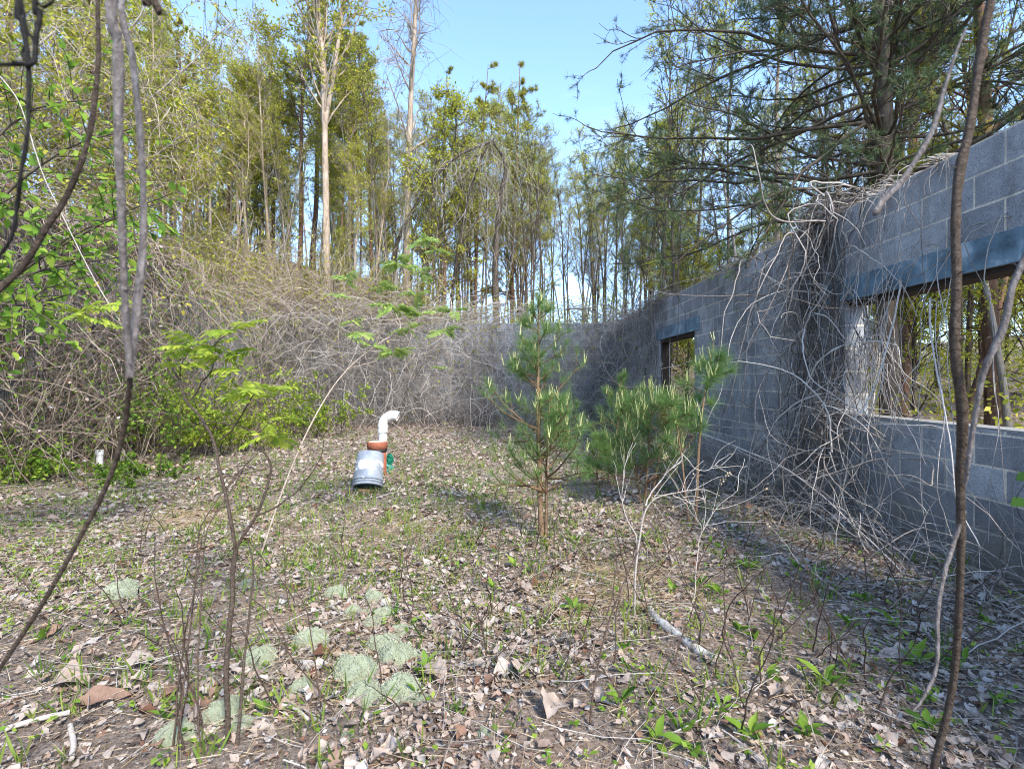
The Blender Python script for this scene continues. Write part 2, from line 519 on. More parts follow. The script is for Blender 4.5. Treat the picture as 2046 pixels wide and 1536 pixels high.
def H(x, y):
    x = np.asarray(x, float); y = np.asarray(y, float)
    inside = bumps(x, y) * np.clip((y + 1) / 3, .2, 1) + .07 * sstep(10.8, 13, y) + .06 * sstep(-4.6, -6.2, x) + .05 * sstep(2.0, 2.9, x)
    zr = np.clip(.13 * (x - 3.0), -.2, 5) + .06 * np.sin(x * .9) * np.sin(y * .7) - .1
    zl = 2.75 + np.clip((-6.5 - x) * .38, 0, 4) + .12 * np.sin(x * 1.1) * np.sin(y * .8)
    zb = np.interp(x, [-12, -6.4, -3.5, -1.8, 3, 6, 9], [4.4, 3.1, 2.7, 2.45, 2.45, 1.9, 1.2]) + .36 * np.clip(y - 13.5, 0, 5) * sstep(-1.2, -5.0, x) + .05 * np.clip(y - 13.4, 0, 6) - .07 * np.clip(y - 26, 0, 200) * sstep(-8, 8, x) + .1 * np.sin(x * .8) * np.sin(y * .6)
    kb = sstep(10.5, 15.0, y)
    right = zr * (1 - kb) + np.maximum(zb, zr) * kb
    left = zl * (1 - sstep(10, 15, y)) + np.maximum(zl, zb) * sstep(10, 15, y)
    z = np.where(x > 3.04, right, np.where(x < -6.4, left, np.where(y > 13.4, np.where(x < -4, np.maximum(zb, zb), zb), inside)))
    # behind the camera the hill falls away to floor level
    back = sstep(2, -6, y)
    z = np.where(x < -6.4, z * (1 - .6 * back), z)
    return z


def axis(lo, hi, far0, far1, extra):
    a = np.arange(lo, hi, .11)
    f0 = lo - np.geomspace(.2, lo - far0, 40)[::-1]
    f1 = hi + np.geomspace(.2, far1 - hi, 40)
    s = np.unique(np.round(np.concatenate([f0, a, f1, extra]), 4))
    # drop points right next to the step lines
    keep = np.ones(len(s), bool)
    for e in extra:
        keep &= ~((np.abs(s - e) < .035) & (np.abs(s - e) > 1e-4))
    return s[keep]


gx = axis(-7.5, 5, -160, 160, [-6.44, -6.36, 3.0, 3.08])
gy = axis(.6, 15.5, -60, 220, [13.36, 13.44])
X, Y = np.meshgrid(gx, gy, indexing='ij')
Zg = H(X, Y)
nx, ny = X.shape
i, j = np.meshgrid(np.arange(nx - 1), np.arange(ny - 1), indexing='ij')
b0 = i * ny + j
F = np.stack([b0, b0 + ny, b0 + ny + 1, b0 + 1], -1).reshape(-1, 4)
MB().add(np.stack([X, Y, Zg], -1), F).obj('ground', M['ground'], kind='structure')

# ------------------------------------------------------------------ walls
def wall_mesh(us, zs, hole, fn):
    """cell-grid wall: us/zs cut lines, hole(uc,zc)->True where open; fn(u,q,z)->xyz, q 0 = inner face"""
    mb = MB()
    nu, nz = len(us) - 1, len(zs) - 1
    on = np.array([[not hole((us[a] + us[a + 1]) / 2, (zs[c] + zs[c + 1]) / 2) for c in range(nz)] for a in range(nu)])
    def quad(p): mb.add([fn(*q) for q in p], [(0, 1, 2, 3)])
    for a in range(nu):
        for c in range(nz):
            if not on[a, c]: continue
            u0, u1, z0, z1 = us[a], us[a + 1], zs[c], zs[c + 1]
            quad([(u0, 0, z0), (u1, 0, z0), (u1, 0, z1), (u0, 0, z1)])
            quad([(u1, TH, z0), (u0, TH, z0), (u0, TH, z1), (u1, TH, z1)])
            if a == 0 or not on[a - 1, c]: quad([(u0, TH, z0), (u0, 0, z0), (u0, 0, z1), (u0, TH, z1)])
            if a == nu - 1 or not on[a + 1, c]: quad([(u1, 0, z0), (u1, TH, z0), (u1, TH, z1), (u1, 0, z1)])
            if c == 0 or not on[a, c - 1]: quad([(u0, TH, z0), (u1, TH, z0), (u1, 0, z0), (u0, 0, z0)])
            if c == nz - 1 or not on[a, c + 1]: quad([(u0, 0, z1), (u1, 0, z1), (u1, TH, z1), (u0, TH, z1)])
    return mb


def boxes(mb, lo, hi, tint=.5, mat=0):
    lo = np.asarray(lo, float); hi = np.asarray(hi, float)
    c = np.array([[(lo, hi)[(k >> a) & 1][a] for a in range(3)] for k in range(8)])
    mb.add(c, [(0, 2, 3, 1), (4, 5, 7, 6), (0, 1, 5, 4), (2, 6, 7, 3), (0, 4, 6, 2), (1, 3, 7, 5)], tint, mat)


WY0, WY1, WZ0, WZ1 = 1.7, 4.41, .92, 1.9      # window
DY0, DY1, DZ1 = 7.92, 9.72, 1.98              # door
fr = lambda u, q, z: (RX + q, u, z)
rw = empty('concrete_block_wall', (RX + .1, 7, 0), label='tall grey block wall on the right pierced by a wide window and a doorway', cat='block wall')
LT = 2.1
def hole(u, z):
    if WY0 - .25 < u < WY1 + .25 and WZ1 < z < LT: return True     # lintel pocket
    if WY0 < u < WY1 and WZ0 < z < WZ1: return True
    if DY0 - .2 < u < DY1 + .2 and DZ1 < z < LT + .1: return True
    if DY0 < u < DY1 and z < DZ1: return True
    return False
us = sorted({-2.5, WY0 - .25, WY0, WY1, WY1 + .25, DY0 - .2, DY0, DY1, DY1 + .2, BY + TH})
zs = [-.3, WZ0, WZ1, DZ1, LT, LT + .1, TOPR]
def tochild(mb, name, mat, par, smooth=False):
    loc = np.array(par.location)
    mb.V = [v - loc.astype(np.float32) for v in mb.V]
    return mb.obj(name, mat, par, smooth)
# wall geometry is kept in world coordinates through the material's object coords, so the parts sit under an origin empty
rw.location = (0, 0, 0)
tochild(wall_mesh(us, zs, hole, fr), 'block_masonry', M['block_y'], rw)
mb = MB(); boxes(mb, (RX - .012, WY0 - .247, WZ1 + .003), (RX + TH - .01, WY1 + .247, LT - .003)); tochild(mb, 'window_lintel', M['lintel'], rw)
mb = MB(); boxes(mb, (RX + .02, WY0 + .003, WZ1 - .035), (RX + TH - .02, WY1 - .003, WZ1 + .001)); tochild(mb, 'window_head_board', M['dark_board'], rw)
mb = MB(); boxes(mb, (RX - .01, DY0 - .197, DZ1 + .003), (RX + TH - .01, DY1 + .197, LT + .097)); tochild(mb, 'door_lintel', M['lintel'], rw)
mb = MB()
boxes(mb, (RX + .03, DY0 + .003, DZ1 - .06), (RX + TH - .03, DY1 - .003, DZ1 + .001))
boxes(mb, (RX + .03, DY1 - .045, .0), (RX + TH - .03, DY1 - .003, DZ1 - .062))
tochild(mb, 'door_frame', M['dark_board'], rw)
mb = MB()   # mortar bed left on top of the sill
rng = np.random.default_rng(5)
boxes(mb, (RX + .004, WY0 + .004, WZ0 + .001), (RX + TH - .02, WY1 - .004, WZ0 + .012)); tochild(mb, 'sill_mortar', M['sill'], rw)

fb = lambda u, q, z: (u, BY + q, z)
bw = empty('concrete_block_wall', (0, 0, 0), label='grey block back wall half buried in dead vines at the far end', cat='block wall')
tochild(wall_mesh([LX, -3.4, RX - .001], [-.3, TOPB, TOPB + .2], lambda u, z: z > TOPB and u > -3.4, fb), 'block_masonry', M['block_x'], bw)
fl = lambda u, q, z: (LX - q, u, z)
lw = empty('concrete_block_wall', (0, 0, 0), label='shaded block wall on the left almost hidden behind brown canes', cat='block wall')
tochild(wall_mesh([-2.5, 6.0, 9.6, BY + TH], [-.3, TOPB + .2, TOPL, TOPL + .4], lambda u, z: (z > TOPL and u > 6.0) or (z > TOPB + .2 and u > 9.6), fl), 'block_masonry', M['block_y'], lw)


# ------------------------------------------------------------------ dead vines, canes, brambles
def wander(rng, N, K, amp):
    w = rng.normal(size=(N, K, 3))
    w = np.cumsum(w, 1)
    w = (w + np.roll(w, 1, 1) + np.roll(w, -1, 1)) / 3
    w -= w[:, :1]
    return w * amp / math.sqrt(K)


FR = lambda q, u, z: np.stack([RX - q, u, z], -1)
FB = lambda q, u, z: np.stack([u, BY - q, z], -1)
FL = lambda q, u, z: np.stack([LX + q, u, z], -1)


def drape(rng, n, fn, u, top, a=(.2, 1.2), b=(.03, .4), zend=(0.05, 1.6), hump=(.03, .35), wan=.25, K=18, lat=.5):
    """vines that come over a wall top and hang down its inner face"""
    u0 = u(n) if callable(u) else rng.uniform(u[0], u[1], n)
    tp = top if np.isscalar(top) else top(u0)
    tp = np.broadcast_to(tp, (n,))
    s = np.linspace(0, 1, K)[None]
    A = rng.uniform(*a, n)[:, None]; B = rng.uniform(*b, n)[:, None]
    zE = rng.uniform(*zend, n)[:, None]; hm = rng.uniform(*hump, n)[:, None]
    c = rng.uniform(.12, .4, n)[:, None]
    s1 = np.clip(s / c, 0, 1); s2 = np.clip((s - c) / (1 - c), 0, 1)
    q = np.where(s < c, -A * (1 - s1) + .03 * s1, .03 + (B - .03) * s2 ** .6)
    z = np.where(s < c, tp[:, None] + .02 + hm * np.sin(math.pi * .5 * (1 + .6 * s1)), 0)
    zc = tp[:, None] + .02 + hm * math.sin(math.pi * .8)
    z = np.where(s < c, z, zc + (zE - zc) * s2 ** 1.15)
    W = wander(rng, n, K, wan)
    uu = u0[:, None] + W[..., 0] * (1.4 if lat > .3 else .8) + rng.normal(size=(n, 1)) * lat * s
    q = q + W[..., 1] * .5; z = z + W[..., 2] * .4
    z = np.maximum(z, .03)
    inwall = (z < tp[:, None] + .02) & (q < .02)
    q = np.where(inwall & (q > -.35), .02 + np.abs(q) * .3, q)
    z = np.where(inwall & (q <= -.35), tp[:, None] + .04, z)
    return fn(q, uu, z)


def curls(rng, n, fn, ur, zr, qr, L=(.4, 1.4), curv=3.0, grav=.12, K=14, wig=.15):
    """loose loops in the volume in front of a wall"""
    u = ur(n) if callable(ur) else rng.uniform(ur[0], ur[1], n)
    z = rng.uniform(zr[0], zr[1], n); q = rng.uniform(qr[0], qr[1], n)
    d = nrm(rng.normal(size=(n, 3))); ax = nrm(rng.normal(size=(n, 3)))
    l = rng.uniform(*L, n)[:, None] / (K - 1)
    cv = (curv * rng.uniform(-1, 1, n))[:, None]
    P = np.empty((n, K, 3)); p = np.stack([q, u, z], -1)
    for k in range(K):
        P[:, k] = p
        d = nrm(d + np.cross(ax, d) * cv * l + wig * rng.normal(size=(n, 3)) + np.array([0, 0, -grav]))
        p = p + d * l
    P[..., 0] = np.where(P[..., 0] < .02, .02 + np.abs(P[..., 0]) * .4, P[..., 0])
    P[..., 2] = np.maximum(P[..., 2], .03)
    return fn(P[..., 0], P[..., 1], P[..., 2])


def stems(mb, rng, P, r=(.003, .007), sides=3, tint=(.15, .85), r1=.35):
    n, K, _ = P.shape
    rr = rng.uniform(r[0], r[1], n)
    tubes(mb, P, taper(rr, rr * r1, K), sides, rng.uniform(tint[0], tint[1], n))


def leaves_on(mb, rng, P, n, L=(.03, .06), tint=(0, 1), wr=.6, t0=.15, rand=1.0):
    idx, t, pos, tan = sample(rng, P, n, t0, 1.0)
    D = nrm(tan * .4 + rng.normal(size=pos.shape) * rand)
    l = rng.uniform(*L, len(pos))
    leaf4(mb, pos, D, l, l * wr, rng, rng.uniform(tint[0], tint[1], len(pos)))


def vine_thing(name, label, cat, parts, origin=None, group=None):
    """parts: list of (part name, MB, material). one part -> a single mesh thing"""
    if len(parts) == 1:
        return parts[0][1].obj(name, parts[0][2], label=label, cat=cat, group=group)
    r = empty(name, (0, 0, 0), label=label, cat=cat, group=group)
    for pn, mbb, mt in parts: mbb.obj(pn, mt, r)
    return r


# right wall: tangle between door and window
rng = np.random.default_rng(11)
mb = MB()
nu = lambda n: np.clip(rng.normal(4.74, .24, n), 4.2, 5.6)
stems(mb, rng, drape(rng, 34, FR, nu, TOPR, (.1, .7), (.02, .45), (.05, 2.0), (.0, .15), .7, 26, .3), (.004, .01), 5)
stems(mb, rng, drape(rng, 50, FR, nu, TOPR, (.1, .7), (.02, .25), (.05, 2.1), (.0, .12), .5, 26, .2), (.002, .004), tint=(.0, .6))
stems(mb, rng, curls(rng, 80, FR, lambda n: np.clip(rng.normal(4.8, .42, n), 4.1, 6.2), (.2, 2.6), (.02, .4), (.8, 2.2), 2.6, .08, 24, .1), (.003, .0085), 5)
ju = lambda n: np.clip(rng.normal(4.62, .13, n), 4.3, 5.0)
stems(mb, rng, drape(rng, 28, FR, ju, TOPR, (.1, .5), (.02, .25), (.03, .8), (.0, .1), .5, 24, .15), (.004, .01), 5, tint=(-.5, .3))
stems(mb, rng, curls(rng, 60, FR, lambda n: np.clip(rng.normal(4.5, .25, n), 3.7, 5.2), (.4, 1.4), (.02, .35), (.6, 1.6), 3.2, .05, 20, .1), (.0025, .007), 4)
vine_thing('dry_vine_tangle', 'thick grey tangle of dead vines hanging beside the left jamb of the window', 'dead vines', [('stem', mb, M['vine_dry'])])
# thinner curtain towards the window and over lintel
mb = MB()
stems(mb, rng, drape(rng, 26, FR, (3.3, 4.4), TOPR, (.1, .5), (.03, .35), (.1, 2.3), (.0, .06), .25, 22, .2), (.002, .005))
stems(mb, rng, curls(rng, 26, FR, (3.2, 4.5), (.2, 2.6), (.03, .4), (.4, 1.2), 3, .1), (.002, .0045))
stems(mb, rng, drape(rng, 9, FR, (2.9, 3.7), WZ0 + 1.2, (.05, .1), (.1, .7), (.05, .3), (.0, .1), .12, 22), (.003, .0055), tint=(.5, 1))
vine_thing('dry_vine_curtain', 'sparse grey vines trailing down over the blue lintel and the window sill', 'dead vines', [('stem', mb, M['vine_dry'])])
# strands dangling against the jamb inside the opening
mb = MB()
n = 60
P = grow(rng, np.stack([rng.uniform(RX - .05, RX + .17, n), rng.uniform(4.02, 4.38, n), rng.uniform(1.5, 1.86, n)], -1), np.stack([rng.normal(0, .15, n), rng.normal(0, .25, n), -np.ones(n)], -1), rng.uniform(.4, 1.3, n), 12, .16, .05)
P[..., 1] = np.minimum(P[..., 1], WY1 - .012); P[..., 2] = np.clip(P[..., 2], WZ0 + .02, WZ1 - .04)
stems(mb, rng, P, (.0025, .007), 4, tint=(-.2, .7))
vine_thing('dry_vine_curtain', 'short dead strands dangling against the sunlit window jamb inside the opening', 'dead vines', [('stem', mb, M['vine_dry'])])
# between door and tangle, thin
mb = MB()
stems(mb, rng, drape(rng, 34, FR, (5.0, 7.4), TOPR, (.1, .6), (.02, .12), (1.3, 2.65), (.0, .08), .3, 20, .2), (.002, .0055))
stems(mb, rng, curls(rng, 30, FR, (5.0, 6.6), (.7, 2.7), (.02, .12), (.3, 1.0), 4, .2), (.002, .0045))
vine_thing('dry_vine_curtain', 'thin dark vines straggling over the plain blocks between doorway and tangle', 'dead vines', [('stem', mb, M['vine_dry'])])
# around the door head and to the back corner
mb = MB(); lf = MB()
P = drape(rng, 110, FR, (9.6, 13.2), TOPR, (.1, .7), (.02, .4), (.05, 2.0), (.0, .15), .6, 22, .25)
stems(mb, rng, P, (.004, .01))
stems(mb, rng, drape(rng, 26, FR, (8.6, 9.8), TOPR, (.1, .5), (.02, .15), (1.3, 2.5), (.0, .1), .3, 16, .2), (.003, .006), tint=(0, .5))
stems(mb, rng, curls(rng, 260, FR, (9.4, 13.1), (.1, 2.6), (.02, .7), (.6, 2.2), 2.4, .08), (.004, .009))
leaves_on(lf, rng, P[:40], 2, (.05, .09), rand=.7)
vine_thing('dry_vine_curtain', 'dense dead vines hiding the wall between the doorway and the far corner', 'dead vines', [('stem', mb, M['vine_dry']), ('leaf', lf, M['leaf_green'])])
# dead stuff lying along the right wall top
mb = MB()
n = 80
P = grow(rng, np.stack([rng.uniform(RX + .05, RX + .5, n), rng.uniform(3.8, 12.5, n), np.full(n, TOPR + .03)], -1),
         np.stack([rng.normal(0, .5, n), rng.choice([-1, 1], n) * 1.0, rng.uniform(-.1, .2, n)], -1), rng.uniform(.4, 1.5, n), 10, .18, .1)
P[..., 2] = np.maximum(P[..., 2], TOPR + .015)
stems(mb, rng, P, (.003, .007))
vine_thing('dry_vine_mat', 'tangled pale stems lying along the top course of the right wall', 'dead vines', [('stem', mb, M['vine_dry'])])

# dry brush at the foot of the right wall
mb = MB(); sh = MB()
n = 190
S = np.stack([rng.uniform(1.5, 2.85, n), rng.uniform(2.4, 6.8, n), np.zeros(n)], -1); S[:, 0] = 2.86 - np.abs(rng.normal(0, .45, n)); S[:, 2] = H(S[:, 0], S[:, 1])
D = np.stack([rng.normal(-.2, .6, n), rng.normal(0, .6, n), rng.uniform(.5, 1.2, n)], -1)
P = grow(rng, S, D, rng.uniform(.4, 1.25, n), 10, .18, .1)
P[..., 0] = np.minimum(P[..., 0], RX - .02)
stems(mb, rng, P, (.002, .0055), tint=(.2, 1))
idx, t, pos, tan = sample(rng, P, 3, .3, 1)
Q = grow(rng, pos, spread(rng, tan, .8), rng.uniform(.1, .4, len(pos)), 6, .2, .05); Q[..., 0] = np.minimum(Q[..., 0], RX - .02); Q[..., 2] = np.maximum(Q[..., 2], .02)
stems(mb, rng, Q, (.0012, .0025), tint=(.2, 1))
vine_thing('dead_brush', 'pale leafless brush piled at the foot of the right wall below the tangle', 'dry brush', [('stem', mb, M['vine_dry'])])

# long bare canes leaning from the tangle to the floor
for k, (pts, r, lab) in enumerate([
    ([(1385, 862, 5.3), (1470, 893, 5.0), (1560, 930, 4.6), (1640, 985, 4.1), (1720, 1060, 3.5), (1800, 1140, 3.05)], .009, 'long bare grey cane sloping down across the brush to the wall foot'),
    ([(1610, 770, 4.2), (1640, 715, 4.0), (1700, 685, 3.9), (1790, 690, 3.8), (1830, 740, 3.75)], .006, 'tan arched cane springing out of the tangle in front of the window'),
    ([(1858, 600, 3.3), (1862, 700, 3.2), (1885, 830, 3.1), (1895, 930, 3.0), (1905, 1010, 2.95), (1960, 1100, 2.8)], .006, 'pale twisted vine dropping past the window sill near the frame edge'),
    ([(1800, 560, 3.6), (1770, 690, 3.6), (1735, 800, 3.6), (1710, 840, 3.6)], .007, 'straight pale vine slanting down across the window beside its left jamb')]):
    mb = MB(); P = spline([px(*p) for p in pts], 26)[None] + wander(rng, 1, 26, .02)
    P[..., 0] = np.minimum(P[..., 0], RX - .02)
    tubes(mb, P, taper(r, r * .5, 26), 6, .9)
    P2 = P + wander(rng, 1, 26, .05) + .012; P2[..., 0] = np.minimum(P2[..., 0], RX - .02)
    tubes(mb, P2, taper(r * .6, r * .3, 26), 5, .6)
    vine_thing('bare_cane', lab, 'cane', [('stem', mb, M['vine_dry'])])

# back wall: brambles
rng = np.random.default_rng(21)
def bw_u(n):
    a = rng.choice(5, n, p=[.5, .08, .19, .13, .10])
    lo = np.array([-6.2, -2.5, -1.1, -.2, 2.0])[a]; hi = np.array([-2.5, -1.1, -.2, 2.0, 2.9])[a]
    return rng.uniform(lo, hi)
mb = MB(); lf = MB()
P = drape(rng, 420, FB, bw_u, TOPB, (.2, 1.8), (.03, 1.1), (.05, 1.9), (.05, .7), .9, 20)
stems(mb, rng, P, (.004, .009), tint=(.1, .9))
stems(mb, rng, curls(rng, 700, FB, bw_u, (.1, 2.4), (.02, 1.0), (.5, 1.9), 2.6, .08), (.003, .008), tint=(.1, .9))
stems(mb, rng, curls(rng, 620, FB, (-2.4, 2.9), (.05, 2.2), (.02, 1.2), (.5, 1.9), 2.6, .08), (.003, .009), tint=(.3, 1.1))
stems(mb, rng, curls(rng, 620, FB, (-6.2, -1.9), (.3, 3.0), (.05, 1.4), (.8, 2.6), 1.8, .07), (.005, .011), tint=(.1, 1))
n = 300
S = np.stack([rng.uniform(-6, 2.6, n), BY - np.abs(rng.normal(.3, .45, n)) - .05, np.zeros(n)], -1); S[:, 2] = H(S[:, 0], S[:, 1])
Q = grow(rng, S, np.stack([rng.normal(0, .25, n), rng.normal(-.1, .25, n), np.ones(n)], -1), rng.uniform(.5, 2.2, n), 9, .1, .0)
Q[..., 1] = np.minimum(Q[..., 1], BY - .02)
stems(mb, rng, Q, (.004, .011), tint=(.0, .6))
leaves_on(lf, rng, P, 3, (.04, .09))
vine_thing('bramble_thicket', 'grey brown bramble thicket covering the back wall down to the floor', 'brambles', [('cane', mb, M['vine_dry']), ('leaf', lf, M['leaf_yg'])])

SAP = []
def at(pxx, d):
    return (pxx - VX) / FPX * d, d


# bramble mound spilling over the back-left corner
mb = MB(); lf = MB()
n = 1350
S = np.stack([rng.uniform(-9.5, -1.9, n), rng.uniform(12.4, 16.5, n), np.zeros(n)], -1)
S[:, 1] = np.maximum(S[:, 1], BY + TH + .05)
S[:, 2] = H(S[:, 0], S[:, 1])
P = grow(rng, S, np.stack([rng.normal(.15, .7, n), rng.normal(-.5, .7, n), rng.uniform(.4, 1.4, n)], -1), rng.uniform(1.0, 3.4, n), 13, .24, .11)
hz = np.where(P[..., 1] < BY + TH + .02, np.where(P[..., 1] > BY - .02, TOPB + .25, .02), H(P[..., 0], P[..., 1]) + .02)
P[..., 2] = np.maximum(P[..., 2], hz)
stems(mb, rng, P, (.005, .012), tint=(.1, 1))
leaves_on(lf, rng, P, 6, (.035, .08), rand=1.2)
n = 260
S = np.stack([rng.uniform(-8.5, -2.0, n), rng.uniform(BY + .3, 17, n), np.zeros(n)], -1); S[:, 2] = H(S[:, 0], S[:, 1])
P = grow(rng, S, np.stack([rng.normal(0, .3, n), rng.normal(-.1, .3, n), np.ones(n)], -1), rng.uniform(1.0, 2.6, n), 10, .1, .0)
stems(mb, rng, P, (.005, .012), tint=(.3, 1))
leaves_on(lf, rng, P, 12, (.04, .09))
vine_thing('bramble_mound', 'high mound of tan arching canes flecked green above the left end of the back wall', 'brambles', [('cane', mb, M['vine_tan']), ('leaf', lf, M['leaf_yg'])])

# green saplings and upright brush on the mound
for k in range(16):
    x, y = at(rng.uniform(330, 860), rng.uniform(13.8, 16.5))
    SAP.append((x, y, rng.uniform(.16, .34), rng.uniform(0, 6.28)))
# left wall canes
rng = np.random.default_rng(31)
tl = lambda u: np.where(u > 9.6, TOPB + .2, np.where(u > 6, TOPL, TOPL + .4))
mb = MB(); lf = MB()
P = drape(rng, 330, FL, (5.0, 13.0), tl, (.2, 1.6), (.05, 1.1), (.05, 2.4), (.05, .6), .9, 20)
stems(mb, rng, P, (.003, .008), tint=(.0, .9))
Q = np.concatenate([curls(rng, 560, FL, (5.0, 13.0), (.1, 3.0), (.02, .9), (.5, 1.7), 2.6, .08), curls(rng, 520, FL, (5.6, 9.5), (.05, 2.3), (.02, .8), (.5, 1.7), 2.6, .08)])
stems(mb, rng, Q, (.003, .007), tint=(.0, .9))
n = 480
S = np.stack([LX + np.abs(rng.normal(.25, .4, n)) + .05, rng.uniform(5.0, 12.8, n), np.zeros(n)], -1); S[:, 2] = H(S[:, 0], S[:, 1])
U = grow(rng, S, np.stack([rng.normal(.15, .3, n), rng.normal(0, .3, n), np.ones(n)], -1), rng.uniform(.5, 2.0, n), 9, .12, .03)
U[..., 0] = np.maximum(U[..., 0], LX + .02)
stems(mb, rng, U, (.003, .009), tint=(.0, .6))
leaves_on(lf, rng, P, 9, (.035, .08)); leaves_on(lf, rng, U[::2], 9, (.03, .07)); leaves_on(lf, rng, Q, 3, (.03, .07))
P2 = drape(rng, 230, FL, (5.0, 9.6), tl, (.1, 1.0), (.05, .8), (.02, 1.6), (.0, .3), .7, 20, .3)
P3 = curls(rng, 420, FL, (5.0, 9.6), (.05, 2.0), (.02, .7), (.5, 1.6), 2.4, .1)
bm = MB(); dl = MB()
stems(bm, rng, P2, (.003, .009), tint=(.1, .9)); stems(bm, rng, P3, (.003, .007), tint=(.1, .9))
leaves_on(dl, rng, P2, 6, (.04, .09)); leaves_on(dl, rng, P3, 3, (.04, .08))
vine_thing('cane_thicket', 'brown canes with scattered green and dead leaves hanging over the left wall', 'canes', [('cane', mb, M['vine_tan']), ('dark_cane', bm, M['vine_brown']), ('leaf', lf, M['leaf_green']), ('dead_leaf', dl, M['litter'])])

# hillside brambles behind left wall
mb = MB(); lf = MB()
n = 1500
S = np.stack([rng.uniform(-13, -6.6, n), rng.uniform(5.5, 14, n), np.zeros(n)], -1); S[:, 2] = H(S[:, 0], S[:, 1])
P = grow(rng, S, np.stack([rng.normal(.35, .6, n), rng.normal(-.1, .6, n), rng.uniform(.6, 1.5, n)], -1), rng.uniform(1.2, 3.4, n), 13, .16, .13)
ins = P[..., 0] > LX - TH - .02
P[..., 2] = np.maximum(P[..., 2], np.where(ins, np.where(P[..., 0] < LX + .02, TOPL + .45, .05), H(P[..., 0], P[..., 1]) + .02))
stems(mb, rng, P, (.004, .009), tint=(.1, .9))
leaves_on(lf, rng, P, 16, (.04, .09), rand=1.2)
vine_thing('bramble_mound', 'leafy tan brambles on the bank above the left wall', 'brambles', [('cane', mb, M['vine_tan']), ('leaf', lf, M['leaf_yg'])])


# ------------------------------------------------------------------ trees
def build_decid(rng, h, r, nb=26, t0=.4, ang=.6, bl=.22, sub=6, twg=4, lv=6, ls=(.05, .1), fork=False, lean=(0, 0), vines=0, wig=.03):
    """trunk+limbs mesh builder, crown builder, vines builder"""
    tr, cr = MB(), MB()
    tops = []
    K = 18
    main = grow(rng, [(0, 0, -.3)], [(lean[0], lean[1], 1)], h + .3, K, wig, -.02)
    if fork:
        kf = int(K * .36)
        f2 = grow(rng, [main[0, kf]], [(.16, .05, 1)], h * .62, K, wig, -.03)
        mains = np.concatenate([main, f2]); rs = np.array([r, r * .6])
    else:
        mains = main; rs = np.array([r])
    tubes(tr, mains, taper(rs, rs * .12, K, .9), 8, .55)
    idx, t, pos, tan = sample(rng, mains, nb, t0, .99)
    L = h * bl * (1.15 - .75 * t) * rng.uniform(.6, 1.25, len(t))
    B = grow(rng, pos, spread(rng, tan, ang, .2), L, 8, .1, -.05)
    rb = rs[idx] * (1 - t) * .35 + .012
    tubes(tr, B, taper(rb, rb * .25, 8), 4, .5)
    i2, t2, p2, a2 = sample(rng, B, sub, .2, 1)
    S = grow(rng, p2, spread(rng, a2, .65, .2), L[i2] * .4 * rng.uniform(.5, 1.2, len(t2)), 6, .13, .0)
    tubes(tr, S, taper(np.full(len(S), .011), np.full(len(S), .004), 6), 3, .45)
    if twg:
        i3, t3, p3, a3 = sample(rng, S, twg, .3, 1)
        T = grow(rng, p3, spread(rng, a3, .6, .2), rng.uniform(.15, .45, len(t3)), 4, .15, .0)
        tubes(tr, T, taper(np.full(len(T), .006), np.full(len(T), .003), 4), 3, .4)
        if lv:
            i4, t4, p4, a4 = sample(rng, T, lv, .3, 1)
            keep = rng.random(len(T))[i4] > .25
            p4, a4 = p4[keep], a4[keep]
            l = rng.uniform(*ls, len(p4))
            leaf4(cr, p4 + rng.normal(size=p4.shape) * .05, nrm(a4 * .5 + rng.normal(size=p4.shape)), l, l * .65, rng, rng.uniform(0, 1, len(p4)))
    vm = None
    if vines:
        vm = MB()
        iv, tv, pv, av = sample(rng, B, vines, .1, 1)
        V = grow(rng, pv, rng.normal(size=pv.shape) * .8 + np.array([0, 0, -.2]), rng.uniform(.4, 1.7, len(pv)), 9, .26, .06)
        tubes(vm, V, taper(rng.uniform(.005, .011, len(pv)), np.full(len(pv), .003), 9), 3, rng.uniform(0, 1, len(pv)))
    return tr, cr, vm


